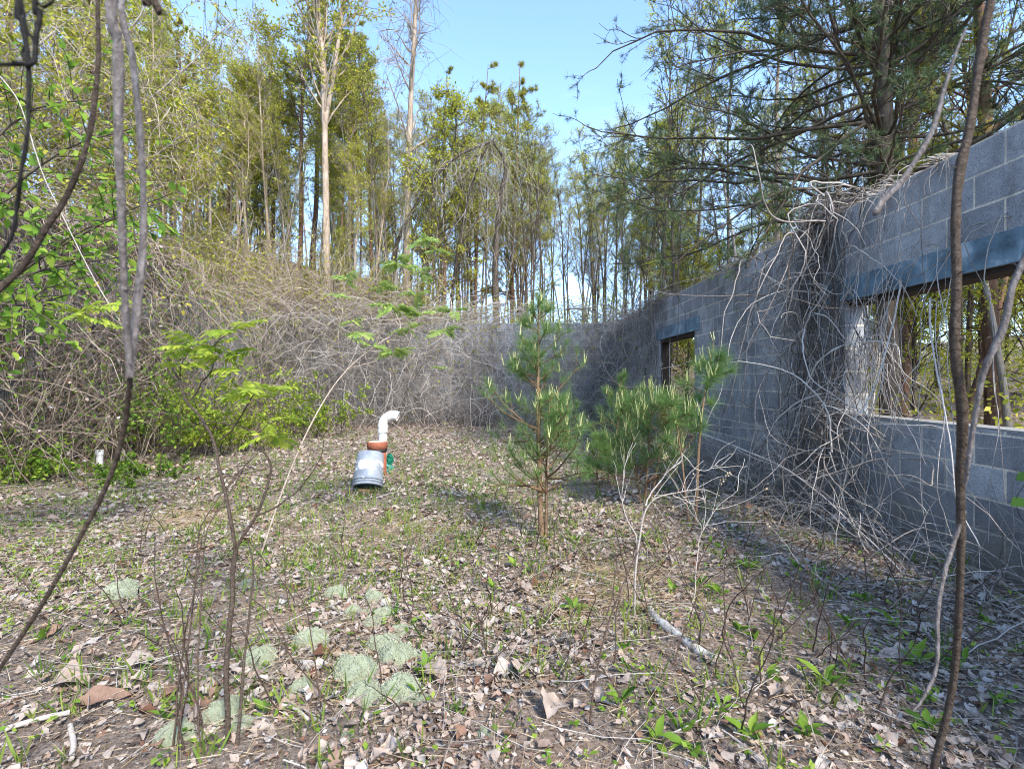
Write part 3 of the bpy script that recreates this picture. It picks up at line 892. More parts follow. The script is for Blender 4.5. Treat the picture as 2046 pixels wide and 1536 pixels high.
def build_pine(rng, h, r, t0=.45, nb=60, bl=.16, twg=7, tuft=4, nn=7, nl=(.09, .16), nw=.011, dead=20, lean=(0, 0), tip=.35):
    tr, cr = MB(), MB()
    K = 16
    main = grow(rng, [(0, 0, -.3)], [(lean[0], lean[1], 1)], h + .3, K, .02, -.02)
    tubes(tr, main, taper(r, r * .08, K, .8), 9, .5)
    idx, t, pos, tan = sample(rng, main, nb, t0, .995)
    L = h * bl * np.clip((1.02 - t) / (1 - t0), .08, 1) ** .7 * rng.uniform(.55, 1.2, nb)
    B = grow(rng, pos, spread(rng, tan, 1.25, .2), L, 8, .1, -.06)
    rb = .012 + r * .18 * (1.05 - t)
    tubes(tr, B, taper(rb, rb * .3, 8), 4, .35)
    i2, t2, p2, a2 = sample(rng, B, twg, .3, 1)
    S = grow(rng, p2, spread(rng, a2, .75, .2) + np.array([0, 0, .25]), L[i2] * tip * rng.uniform(.5, 1.1, len(t2)), 5, .15, -.05)
    tubes(tr, S, taper(np.full(len(S), .01), np.full(len(S), .004), 5), 3, .35)
    SS = np.concatenate([S[:, -3:], B[:, -3:]])
    i3, t3, p3, a3 = sample(rng, SS, tuft, .0, 1)
    tt = rng.uniform(0, 1, len(p3)) * .7 + .3 * rng.random(len(SS))[i3]
    c = np.repeat(p3, nn, 0); a = np.repeat(a3, nn, 0); tt = np.repeat(tt, nn)
    D = nrm(a * .6 + rng.normal(size=c.shape) * .75 + np.array([0, 0, .2]))
    needles(cr, c + rng.normal(size=c.shape) * .02, D, rng.uniform(*nl, len(c)), nw, tt, rng)
    if dead is not False and dead is not None and np.size(dead) > 1 or (np.isscalar(dead) and dead):
        i5, t5, p5, a5 = sample(rng, main, dead, .12, t0 + .1)
        Dd = grow(rng, p5, spread(rng, a5, 1.3, .2), rng.uniform(.3, 1.3, dead), 6, .15, .06)
        tubes(tr, Dd, taper(np.full(dead, .014), np.full(dead, .004), 6), 3, .3)
    return tr, cr, None


PROTO = {}
HT = dict(pale_a=15, pale_b=14, pale_c=13, dead_a=14, slim_a=12, slim_b=11, slim_c=12, pine_a=15, pine_b=14, pine_c=12, pine_d=8, leafy_a=10, leafy_b=6, pale_s=8.5, pine_s=10)


def register(key, build, bark, leaf, name, vmat=None):
    tr, cr, vm = build
    parts = [('trunk', tr.mesh('trunk', M[bark]))]
    if cr.n: parts.append(('crown', cr.mesh('crown', M[leaf])))
    if vm is not None and vm.n: parts.append(('hanging_vine', vm.mesh('hanging_vine', M[vmat or 'vine_dry'])))
    PROTO[key] = (name, parts)


def tree(key, x, y, sc=1.0, rz=0.0, label='', group=None, z=None, cat='tree'):
    name, parts = PROTO[key]
    zz = float(H(x, y)) if z is None else z
    r = empty(name, (x, y, zz), rz, sc, label=label, cat=cat, group=group)
    for pn, me in parts: child(pn, me, r)
    return r


R_ = np.random.default_rng
register('pale_a', build_decid(R_(1), 15, .115, 52, .3, .5, .2, 6, 4, 8, (.06, .12), fork=True, wig=.02), 'bark_pale', 'leaf_yg', 'pale_tree')
register('pale_b', build_decid(R_(2), 14, .085, 30, .3, .6, .16, 6, 4, 6), 'bark_pale', 'leaf_yg', 'pale_tree')
register('pale_c', build_decid(R_(3), 13, .075, 26, .35, .55, .17, 6, 4, 5), 'bark_pale', 'leaf_yg', 'pale_tree')
register('dead_a', build_decid(R_(4), 14, .112, 26, .3, .75, .16, 6, 4, 1, (.04, .07), vines=12, wig=.012), 'bark_pale', 'leaf_bud', 'dead_tree')
register('slim_a', build_decid(R_(5), 12, .065, 26, .45, .6, .14, 5, 4, 5, (.05, .09)), 'bark_dark', 'leaf_yg', 'slim_tree')
register('slim_b', build_decid(R_(6), 11, .055, 24, .4, .6, .15, 5, 3, 4, (.05, .09)), 'bark_grey', 'leaf_yg', 'slim_tree')
register('slim_c', build_decid(R_(7), 12, .07, 26, .3, .65, .13, 5, 3, 3, (.04, .08)), 'bark_dark', 'leaf_bud', 'slim_tree')
register('pine_a', build_pine(R_(8), 15, .14, .38, 46, .17, 10, 6, 8, (.1, .18), .013), 'bark_red', 'needle_far', 'pine_tree')
register('pine_b', build_pine(R_(9), 14, .12, .25, 54, .18, 10, 6, 8, (.1, .18), .013), 'bark_red', 'needle_far', 'pine_tree')
register('pine_c', build_pine(R_(10), 12, .1, .15, 60, .19, 10, 6, 8, (.1, .18), .013), 'bark_red', 'needle_far', 'pine_tree')
register('pine_d', build_pine(R_(18), 8, .09, .06, 60, .26, 9, 6, 9, (.1, .18), .014, 4), 'bark_red', 'needle_far', 'pine_tree')
register('pale_s', build_decid(R_(22), 8.5, .07, 30, .3, .5, .2, 6, 4, 7, (.06, .11)), 'bark_pale', 'leaf_yg', 'pale_tree')
register('pine_s', build_pine(R_(23), 10, .1, .12, 60, .2, 9, 6, 8, (.09, .17), .013, 8), 'bark_red', 'needle_far', 'pine_tree')
register('leafy_a', build_decid(R_(12), 10, .06, 34, .15, .7, .2, 7, 4, 9, (.05, .1)), 'bark_grey', 'leaf_yg', 'leafy_tree')
register('leafy_b', build_decid(R_(13), 6, .04, 34, .1, .8, .26, 7, 4, 9, (.05, .09)), 'bark_dark', 'leaf_yg', 'leafy_tree')


def top_scale(key, x, y, topy):
    return (CAMZ + (VY - topy) / FPX * y - float(H(x, y))) / (HT[key] * 1.02)


def at(pxx, d):
    return (pxx - VX) / FPX * d, d


named = [
    ('pale_a', 652, 14.6, 1.0, 0, 'tall pale forked tree with a smooth tan trunk rising above the bramble mound'),
    ('dead_a', 812, 15.5, 1.08, 1.0, 'bleached dead tree draped with hanging vines left of the open sky'),
    ('pale_s', 425, 14.5, .80, .4, 'slender pale trunk standing clear in front of the dark pines'),
    ('pale_s', 494, 16.0, .86, 2.0, 'thin whitish trunk leaning slightly beside a darker pine on the left'),
    ('pale_s', 530, 16.6, .84, 3.0, 'thin straight pale trunk just right of the whitish leaning one'),
    ('pale_c', 250, 12.0, 1.0, 1.2, 'pale trunk showing between the two grey hanging vines at upper left'),
    ('pine_s', 368, 17.5, .95, .3, 'reddish pine trunk with olive needles left of the slender pale trunk'),
    ('pine_a', 600, 18.0, .95, 1.3, 'rusty trunked pine immediately left of the tall forked tree'),
    ('pine_a', 622, 19.2, 1.0, 2.9, 'pine with orange tinted trunk crowding behind the tall forked tree'),
    ('pine_s', 330, 18.5, 1.05, .9, 'dense dark pine filling the gap behind the pale trunks at left'),
    ('pine_c', 455, 19.5, 1.15, 2.1, 'deep green pine at the heart of the left stand'),
    ('pine_b', 545, 20.0, 1.1, 4.4, 'bushy pine with low branches between the thin pale trunks'),
    ('pine_b', 700, 20.0, 1.0, 5.0, 'pine whose olive crown fills the space right of the forked tree'),
    ('pine_a', 745, 22.5, .92, .2, 'pine with a spare crown standing just left of the bleached dead tree'),
    ('pine_c', 888, 21.0, .82, 1.1, 'pine with a ragged crown just right of the bleached dead tree'),
    ('pine_c', 948, 22.0, .84, 2.2, 'pine with a reddish trunk rising behind the bent vine arch'),
    ('pine_c', 1022, 23.5, 1.04, 3.3, 'spire topped pine standing highest against the open sky'),
    ('slim_a', 1085, 19.5, .86, 0, 'slim tree with yellowish leaves right of the vine shrouded trunk'),
    ('slim_b', 1142, 22.5, .92, 1, 'slim grey trunk with drooping tip in the middle gap'),
    ('slim_c', 1165, 20.5, .75, 2, 'dark straight trunk with short dead side twigs near the wall corner'),
    ('slim_a', 1205, 24.0, .82, 3, 'thin leafy tree standing alone left of the big right hand pine'),
    ('leafy_a', 1090, 23.0, .6, 3, 'bright yellow green sapling tree glowing behind the back wall'),
    ('leafy_a', 1300, 19.0, .82, 4, 'yellow green leafy tree standing behind the wall corner'),
    ('leafy_a', 1255, 22.0, .7, 1.5, 'low leafy tree left of the one behind the wall corner'),
    ('slim_b', 1490, 13.5, 1.0, .6, 'slim grey trunk beyond the right wall under the long pine limb'),
    ('pale_b', 1556, 14.5, 1.0, 1.6, 'pale tan trunk seen through the pine boughs above the right wall'),
    ('slim_a', 1390, 17.0, 1.0, 2.6, 'dark slim trunk behind the drooping pine boughs at right'),
    ('slim_c', 1700, 12.0, 1.0, 4.0, 'bare dark trunk close behind the big pine'),
    ('slim_b', 2020, 6.5, .8, .8, 'slim grey trunk at the right edge of the picture above the wall'),
]
TOPY = {425: 100, 494: 150, 530: 60, 250: -60, 368: 30, 600: -40, 622: -80, 330: 60, 455: 130, 545: 90, 700: -10, 745: 130, 888: 150, 948: 120, 1022: 95, 1085: 215, 1142: 260, 1165: 330, 1205: 250, 1300: 170}
for k, x, d, s, rz, lab in named:
    tx, ty = at(x, d)
    if x in TOPY and k not in ('leafy_a',): s = top_scale(k, tx, ty, TOPY[x])
    tree(k, tx, ty, s, rz, lab)

for x, y, s_, r_ in SAP: tree('leafy_b', x, y, s_, r_, 'one of the small green saplings growing out of the bramble mound', 'saplings on the bramble mound')
# fill trees: (group, label, px range, depth range, count, kinds, scale range)
rng = np.random.default_rng(77)
def fill(n, pr, dr, kinds, sr, label, group, tops=None):
    for _ in range(n):
        x, y = at(rng.uniform(*pr), rng.uniform(*dr))
        k = kinds[rng.integers(len(kinds))]
        sc_ = rng.uniform(*sr)
        if tops: sc_ = float(np.clip(top_scale(k, x, y, rng.uniform(*tops)), .35, 1.5))
        tree(k, x, y, sc_, rng.uniform(0, 6.28), label, group)
fill(16, (-250, 330), (12, 26), ['pine_a', 'pine_b', 'pale_b', 'leafy_a', 'pine_c'], (.85, 1.1), 'one of the crowded trees on the bank at far left', 'trees crowded on the left bank')
fill(17, (300, 780), (20, 36), ['pine_a', 'pine_b', 'leafy_a', 'pale_c', 'slim_a'], (.85, 1.1), 'one of the crowded trees deep in the stand behind the left mound', 'trees deep in the left stand', (30, 260))
fill(12, (230, 600), (18, 32), ['pine_d', 'leafy_a', 'leafy_b', 'leafy_b'], (.9, 1.4), 'one of the low dark pines closing the gaps in the left stand', 'low pines in the left stand', (200, 420))
fill(7, (640, 800), (22, 36), ['leafy_b', 'leafy_b', 'pine_c'], (.6, .9), 'one of the low bushy trees under the bleached dead tree', 'low trees under the dead tree')
fill(12, (330, 900), (15.5, 20), ['slim_c', 'slim_b', 'leafy_b', 'slim_a'], (.6, .85), 'one of the slender trees among the pines above the mound', 'slender trees above the mound', (120, 380))
fill(52, (760, 1070), (17, 36), ['slim_c', 'slim_b', 'slim_c', 'slim_b', 'slim_a'], (.55, .78), 'one of the thin dark trunks in the row behind the back wall', 'thin trunks behind the back wall', (190, 430))
fill(54, (1030, 1360), (17, 36), ['slim_a', 'slim_b', 'slim_c', 'slim_c', 'slim_a'], (.55, .78), 'one of the thin trunks in the row behind the right end of the back wall', 'thin trunks behind the right end of the back wall', (230, 430))
fill(44, (290, 800), (13.9, 20), ['pale_s', 'slim_b', 'pale_s', 'slim_a', 'pale_c'], (.6, .8), 'one of the thin sunlit trunks rising through the left stand', 'thin sunlit trunks in the left stand', (20, 300))
fill(12, (1250, 1700), (16, 34), ['slim_a', 'leafy_a', 'slim_b', 'slim_a'], (.6, .9), 'one of the loose leafy trees beyond the pine boughs at right', 'leafy trees beyond the right wall')

def fill_xy(n, xr, yr, kinds, sr, label, group, cond=lambda x, y: True):
    k = 0
    while k < n:
        x, y = rng.uniform(*xr), rng.uniform(*yr)
        if not cond(x, y): continue
        kd = kinds[rng.integers(len(kinds))]
        tree(kd, x, y, rng.uniform(*sr), rng.uniform(0, 6.28), label, group); k += 1
fill_xy(105, (5.2, 24), (3.5, 24), ['slim_a', 'leafy_b', 'slim_c', 'leafy_b', 'slim_c'], (.6, 1.0), 'one of the close set trunks in the wood seen through the window and doorway', 'trunks seen through the openings', lambda x, y: math.hypot(x - 4.7, y - 6.1) > 1.2 and y < 4.2 * (x - 2.5))
for q in range(20):
    yy = rng.uniform(10.5, 24); xx = yy * rng.uniform(.295, .38)
    if yy < 13.8: xx = max(xx, 3.5)
    tree(['slim_a', 'slim_c', 'leafy_b'][q % 3], xx, yy, rng.uniform(.4, .8), rng.uniform(0, 6), 'one of the thin trunks standing in line with the doorway', 'trunks beyond the doorway')
named_w = [('pine_a', 1800, 9.5, .8, 'dark pine trunk upright in the left half of the window view'),
           ('pine_b', 1985, 7.0, .9, 'thick dark trunk in the right half of the window view')]
for k, x, d, s, lab in named_w:
    tx, ty = at(x, d); tree(k, tx, ty, s, 1.0, lab)
# leaning reddish trunk in the window
tr, cr, _ = build_pine(R_(44), 7, .07, .5, 24, .15, 5, 3, 6, dead=10, lean=(.32, .05))
register('lean', (tr, cr, None), 'bark_red', 'needle_far', 'leaning_pine')
tx, ty = at(1915, 8.0); tree('lean', tx, ty, 1, 0, 'leaning reddish trunk crossing the window view')

# ---- the big pine just behind the right wall
rng = np.random.default_rng(101)
tr, cr = MB(), MB()
main = spline([(0, 0, -.2), (.02, 0, 1.2), (-.03, .05, 2.6), (-.02, .02, 4), (-.08, 0, 5.6), (-.1, .05, 7.5), (-.02, 0, 9.5), (.05, 0, 11)], 24)[None]
tubes(tr, main, taper(.115, .03, 24, .8), 12, .5)
S_, D_, L_ = [], [], []
for zz in np.arange(2.15, 9.5, .3):
    nb = 5
    a0 = rng.uniform(0, 6.28)
    for q in range(nb):
        a = a0 + q * 6.283 / nb + rng.normal(0, .25)
        if zz < 2.9 and math.cos(a) < -.2: continue
        S_.append((-.03, 0, zz)); D_.append((math.cos(a), math.sin(a), rng.uniform(-.05, .35)))
        L_.append(np.interp(zz, [2, 3.5, 9.5], [2.4, 3.3, 1.4]) * rng.uniform(.6, 1.1))
# the named limbs reaching left over the wall
for (pp, zz, dz, ll) in [((-1, .12), 3.0, .12, 3.4), ((-1, -.1), 3.15, .1, 3.1), ((-1, .4), 3.6, .12, 3.5), ((-1, .05), 4.2, .15, 3.7), ((-.9, -.3), 4.7, .12, 3.4), ((-1, .25), 5.0, .1, 3.6), ((-1, .02), 5.5, .1, 3.4), ((-.8, .6), 4.4, .1, 3.4), ((-.7, .7), 3.1, .1, 3.4), ((-.6, -.75), 4.0, .12, 3.2)]:
    S_.append((-.03, 0, zz)); D_.append((pp[0], pp[1], dz)); L_.append(ll)
L_ = np.array(L_)
B = grow(rng, S_, D_, L_, 14, .13, -.01)
rb = .008 + .0055 * L_
tubes(tr, B, taper(rb, np.full(len(rb), .006), 14, .9), 5, .35)
i2, t2, p2, a2 = sample(rng, B, 20, .25, 1)
sd = spread(rng, a2, .8, .25) + np.array([0, 0, .12])
T2 = grow(rng, p2, sd, L_[i2] * .26 * rng.uniform(.4, 1.2, len(t2)) * (1.25 - t2 * .6), 8, .16, .0)
tubes(tr, T2, taper(np.full(len(T2), .007), np.full(len(T2), .003), 8), 3, .3)
i3, t3, p3, a3 = sample(rng, T2, 4, .25, 1)
T3 = grow(rng, p3, spread(rng, a3, .7, .2) + np.array([0, 0, .15]), rng.uniform(.08, .28, len(t3)), 5, .15, 0)
tubes(tr, T3, taper(np.full(len(T3), .0045), np.full(len(T3), .0025), 5), 3, .3)
allt = np.concatenate([T3[:, -4:], T2[:, -4:]])
has = rng.random(len(allt)) > .25
allt = allt[has]
i4, t4, p4, a4 = sample(rng, allt, 3, .1, 1.0)
nn = 12
c = np.repeat(p4, nn, 0); a = np.repeat(a4, nn, 0); tt = np.repeat(rng.uniform(0, 1, len(p4)), nn)
D = nrm(a * .7 + rng.normal(size=c.shape) * .65 + np.array([0, 0, .1]))
needles(cr, c + rng.normal(size=c.shape) * .008, D, rng.uniform(.045, .085, len(c)), .0042, tt, rng)
bp = empty('pine_tree', (4.62, 6.15, float(H(4.62, 6.15))), label='big dark pine spreading long ragged limbs over the right wall', cat='tree')
tr.obj('trunk', M['bark_dark'], bp); cr.obj('crown', M['needle_near'], bp)
cone = MB()
th = np.linspace(0, math.pi, 7); ph = np.arange(8) * math.pi / 4
V = np.array([[.022 * math.sin(t) * math.cos(p) * (1 + .25 * ((k + q) % 2)), .022 * math.sin(t) * math.sin(p) * (1 + .25 * ((k + q) % 2)), -.033 * math.cos(t)] for k, t in enumerate(th) for q, p in enumerate(ph)])
F = [(k * 8 + q, k * 8 + (q + 1) % 8, (k + 1) * 8 + (q + 1) % 8, (k + 1) * 8 + q) for k in range(6) for q in range(8)]
cone.add(V, F, .5)
cme = cone.mesh('pine_cone', M['bark_dark'], False)
for q in rng.choice(len(T2), 60, replace=False):
    o = child('pine_cone', cme, bp); o.location = [float(v) for v in T2[q, 3]]; o.rotation_euler = tuple(float(v) for v in rng.uniform(0, 6, 3))

# ---- second pine beyond the right edge, its limbs reach into the frame
tr, cr, _ = build_pine(R_(55), 9, .11, .25, 70, .3, 10, 5, 10, (.05, .09), .005, 10)
register('edge', (tr, cr, None), 'bark_red', 'needle_near', 'pine_tree')
tree('edge', 6.3, 4.1, 1, .5, 'pine at the right edge with limbs crossing above the wall')

# ---- vine shrouded trunk and bent arch
rng = np.random.default_rng(131)
r = empty('vine_shrouded_tree', (0, 0, 0), label='dark bent trunk shrouded in a drooping skirt of dead vines in the middle distance', cat='tree')
mb = MB(); vm = MB(); lf = MB()
d = 15.5
t1 = spline([px(992, 640, d), px(990, 520, d), px(1000, 400, d), px(1010, 330, d), px(985, 282, d)], 20)
t1[0, 2] = float(H(t1[0, 0], t1[0, 1])) - .2
tubes(mb, t1[None], taper(.11, .04, 20), 8, .4)
arch = spline([px(780, 540, d - .6), px(800, 470, d - .6), px(850, 380, d - .5), px(910, 315, d - .4), px(985, 282, d)], 22)
arch[0, 2] = float(H(arch[0, 0], arch[0, 1])) - .1
tubes(mb, arch[None], taper(.07, .03, 22), 7, .3)
arch2 = spline([px(900, 620, d - .3), px(915, 500, d - .3), px(935, 400, d - .3), px(965, 310, d - .3), px(990, 275, d)], 20)
arch2[0, 2] = float(H(arch2[0, 0], arch2[0, 1])) - .1
tubes(mb, arch2[None], taper(.05, .02, 20), 6, .2)
src = np.stack([t1[6:], arch[-14:], arch2[-14:]])
i2, t2, p2, a2 = sample(rng, src, 95, .0, 1)
w = rng.normal(size=p2.shape) * np.array([.3, .3, .15])
V = grow(rng, p2 + w, rng.normal(size=p2.shape) * .6 + np.array([0, 0, -.6]), rng.uniform(.5, 2.8, len(p2)), 12, .26, .2)
V[..., 2] = np.maximum(V[..., 2], H(V[..., 0], V[..., 1]) + .02)
tubes(vm, V, taper(rng.uniform(.003, .008, len(V)), np.full(len(V), .003), 12), 3, rng.uniform(0, .9, len(V)))
leaves_on(lf, rng, V[:200], 2, (.05, .1))
mb.obj('trunk', M['bark_dark'], r); vm.obj('hanging_vine', M['vine_dry'], r); lf.obj('leaf', M['leaf_yg'], r)

# ---- vine laden trees on the upper left bank
for (cx, cy, hh, lab, sd) in [(-9.6, 9.3, 6.5, 'leaning tree smothered in grey vines at the upper left corner', 5), (-9.4, 11.6, 4.2, 'vine smothered tree behind the hanging grey stems at upper left', 6), (-10.5, 6.6, 5.5, 'vine smothered tree at the left edge of the picture', 7)]:
    rng = np.random.default_rng(200 + sd)
    z0 = float(H(cx, cy))
    r = empty('vine_laden_tree', (cx, cy, z0), label=lab, cat='tree')
    mb = MB(); vm = MB(); lf = MB()
    n = 9
    B = grow(rng, np.zeros((n, 3)) + rng.normal(size=(n, 3)) * np.array([.6, .6, 0]), np.stack([rng.normal(.25, .35, n), rng.normal(0, .35, n), np.ones(n)], -1), rng.uniform(.6, 1.1, n) * hh, 14, .1, .03)
    B[:, 0, 2] = -.3
    tubes(mb, B, taper(rng.uniform(.03, .06, n), np.full(n, .012), 14), 6, .6)
    i2, t2, p2, a2 = sample(rng, B, 10, .2, 1)
    S = grow(rng, p2, spread(rng, a2, .8, .3), rng.uniform(.6, 1.9, len(p2)), 8, .16, .06)
    tubes(mb, S, taper(np.full(len(S), .015), np.full(len(S), .005), 8), 4, .5)
    both = np.concatenate([B[:, 6:], S])
    i3, t3, p3, a3 = sample(rng, both, 7, .0, 1)
    V = grow(rng, p3 + rng.normal(size=p3.shape) * .2, rng.normal(size=p3.shape) * 1.0 + np.array([.3, 0, -.1]), rng.uniform(.5, 2.4, len(p3)), 10, .26, .1)
    tubes(vm, V, taper(rng.uniform(.004, .009, len(V)), np.full(len(V), .003), 10), 3, rng.uniform(.1, 1, len(V)))
    leaves_on(lf, rng, V, 8, (.05, .1)); leaves_on(lf, rng, S, 40, (.05, .11))
    mb.obj('trunk', M['bark_grey'], r); vm.obj('hanging_vine', M['vine_tan'], r); lf.obj('leaf', M['leaf_yg'], r)


# ------------------------------------------------------------------ shrubs and saplings inside
def shrub(seed, loc, h, w, n, lab, leaf, lv=10, ls=(.03, .06), name='leafy_shrub', lean=(0, 0), bark='bark_dark', tw=12):
    rng = np.random.default_rng(seed)
    loc = (loc[0], loc[1], float(H(loc[0], loc[1])))
    r = empty(name, loc, label=lab, cat='shrub')
    mb, lf = MB(), MB()
    S = np.stack([rng.normal(0, w * .25, n), rng.normal(0, w * .22, n), np.full(n, -.03)], -1)
    D = np.stack([rng.normal(lean[0], .45, n) * w, rng.normal(lean[1], .4, n) * w, np.ones(n)], -1)
    B = grow(rng, S, D, h * rng.uniform(.5, 1.15, n), 9, .1, .04)
    tubes(mb, B, taper(rng.uniform(.005, .011, n), np.full(n, .002), 9), 4, .5)
    i2, t2, p2, a2 = sample(rng, B, tw, .25, 1)
    T = grow(rng, p2, spread(rng, a2, .8, .3), h * .22 * rng.uniform(.4, 1.2, len(p2)), 5, .15, .02)
    tubes(mb, T, taper(np.full(len(T), .003), np.full(len(T), .0015), 5), 3, .5)
    T[..., 2] = np.maximum(T[..., 2], .03)
    leaves_on(lf, rng, T, lv, ls, rand=1.0)
    mb.obj('stem', M[bark], r); lf.obj('leaf', M[leaf], r)
    return r


shrub(301, (-4.75, 8.1), 1.5, 1.0, 24, 'bright green bush in front of the left wall behind the forked sapling', 'leaf_pinn', 14, (.035, .08))
shrub(302, (-4.0, 10.6), 1.35, 1.2, 26, 'light green bush in the back left corner near the white pipe', 'leaf_pinn', 13, (.035, .07))
shrub(303, (-4.3, 9.0), .8, 1.2, 18, 'low spreading green bush between the two taller bushes', 'leaf_pinn', 12, (.03, .06))
shrub(304, (-4.6, 6.4), .35, 1.3, 26, 'knee high green seedlings spreading below the white stub pipe', 'leaf_green', 6, (.03, .06), 'low_green_plant')
shrub(305, (-5.7, 6.0), .5, 1.2, 24, 'low green plants at the foot of the left wall by the frame edge', 'leaf_green', 6, (.03, .07), 'low_green_plant')
shrub(306, (-5.2, 7.2), 1.6, .8, 14, 'thin bush with round leaves against the brown canes at left', 'leaf_green', 5, (.04, .08))


# large-leaved shrub hanging in from the left edge
def big_leaf_shrub():
    rng = np.random.default_rng(311)
    r = empty('leafy_shrub', (-3.6, 2.9, 0), label='large leaved bright green shrub reaching in from the left edge', cat='shrub')
    mb, lf = MB(), MB()
    o = np.array([-3.6, 2.9, 0])
    limbs = [[(-3.6, 2.9, 0), (-3.5, 3.0, 1.0), (-3.1, 3.1, 1.75), (-2.5, 3.1, 2.15), (-2.1, 3.1, 2.3)],
             [(-3.6, 2.95, 0), (-3.6, 3.1, 1.3), (-3.3, 3.2, 2.2), (-2.8, 3.2, 2.65), (-2.35, 3.2, 2.8)],
             [(-3.65, 2.9, 0), (-3.5, 2.9, .9), (-3.2, 2.9, 1.6), (-2.7, 2.95, 1.85), (-2.25, 3.0, 1.95)],
             [(-3.6, 2.9, 0), (-3.6, 3.2, 1.2), (-3.3, 3.4, 1.9), (-2.9, 3.5, 2.25), (-2.3, 3.5, 2.5)],
             [(-3.6, 2.9, 0), (-3.7, 3.1, 1.4), (-3.6, 3.3, 2.4), (-3.2, 3.4, 3.0), (-2.7, 3.4, 3.1)],
             [(-3.6, 2.9, 0), (-3.6, 2.8, .9), (-3.3, 2.9, 1.5), (-2.9, 2.9, 1.65), (-2.55, 2.95, 1.62)]]
    B = np.stack([spline(l, 14) for l in limbs]) - o
    tubes(mb, B, taper(np.full(len(B), .014), np.full(len(B), .004), 14), 6, .4)
    i2, t2, p2, a2 = sample(rng, B, 26, .3, .95)
    T = grow(rng, p2, spread(rng, a2, .95, .3) - np.array([.25, 0, 0]), rng.uniform(.2, .55, len(p2)), 7, .1, .03)
    tubes(mb, T, taper(np.full(len(T), .004), np.full(len(T), .0018), 7), 4, .4)
    i3, t3, p3, a3 = sample(rng, T, 8, .12, 1)
    D = nrm(a3 * .5 + rng.normal(size=p3.shape) * .6 + np.array([.1, 0, -.15]))
    Nn = nrm(rng.normal(size=p3.shape) * .45 + np.array([.1, -.25, .9]))
    L = rng.uniform(.04, .08, len(p3))
    leafgrid(lf, p3, D, Nn, L, L * .55, rng, rng.uniform(.1, .9, len(p3)), 5, None, .18, rng.uniform(0, .35, len(p3)))
    mb.obj('branch', M['bark_dark'], r); lf.obj('leaf', M['leaf_green'], r)
big_leaf_shrub()


def pinnate(rng, mb_st, mb_lf, S, D, L, nl=8, wl=.2, droop=.25, ll=.36):
    """compound leaves: rachis plus paired leaflets"""
    K = 10
    R = grow(rng, S, D, L, K, .03, droop * .25)
    n = len(R)
    tubes(mb_st, R, taper(np.full(n, .0022), np.full(n, .0008), K), 3, .7)
    side = nrm(np.cross(D, np.array([0, 0, 1.0])) + rng.normal(size=(n, 3)) * .35)
    for k in range(nl + 1):
        t = .18 + .8 * k / nl
        u = t * (K - 1); i = min(int(u), K - 2); f = u - i
        p = R[:, i] * (1 - f) + R[:, i + 1] * f
        tan = nrm(R[:, i + 1] - R[:, i])
        ln = L * ll * (.55 + .45 * math.sin(math.pi * (.15 + .8 * t)))
        Nn = np.cross(side, tan); Nn = np.where(Nn[:, 2:3] < 0, -Nn, Nn)
        if k == nl:
            leafgrid(mb_lf, p, tan, Nn, ln, ln * .38, rng, rng.uniform(.1, 1, n), 3, None, .1, .1)
        else:
            for s in (-1, 1):
                Dl = nrm(side * s + tan * .45 + rng.normal(size=(n, 3)) * .1 - np.array([0, 0, .12]))
                leafgrid(mb_lf, p, Dl, Nn + rng.normal(size=(n, 3)) * .15, ln, ln * .38, rng, rng.uniform(.1, 1, n), 3, None, .1, .15)


def pinnate_sapling(seed, lab, polys, tips, leaf, bark, origin, nleaf=5, L=(.1, .18), nl=8):
    rng = np.random.default_rng(seed)
    o = np.asarray(origin, float)
    r = empty('compound_leaf_sapling', o, label=lab, cat='sapling')
    mb, rs, lf = MB(), MB(), MB()
    for pts, r0, r1 in polys:
        P = spline([px(*p) for p in pts], 30) - o
        P = P + wander(rng, 1, 30, .012)[0]
        tubes(mb, P[None], taper(r0, r1, 30), 7, rng.uniform(.5, .8))
    for t in tips:
        p = px(*t[:3]) - o
        n = t[3] if len(t) > 3 else nleaf
        a = rng.uniform(0, 6.28) + np.arange(n) * 6.283 / n + rng.normal(0, .3, n)
        D = nrm(np.stack([np.cos(a), np.sin(a) * .7, rng.uniform(-.25, .65, n)], -1))
        sc = t[4] if len(t) > 4 else 1
        pinnate(rng, rs, lf, np.repeat(p[None], n, 0), D, rng.uniform(*L, n) * sc, nl)
    mb.obj('stem', M[bark], r); rs.obj('leaf_stalk', M['leaf_green'], r); lf.obj('leaf', M[leaf], r)


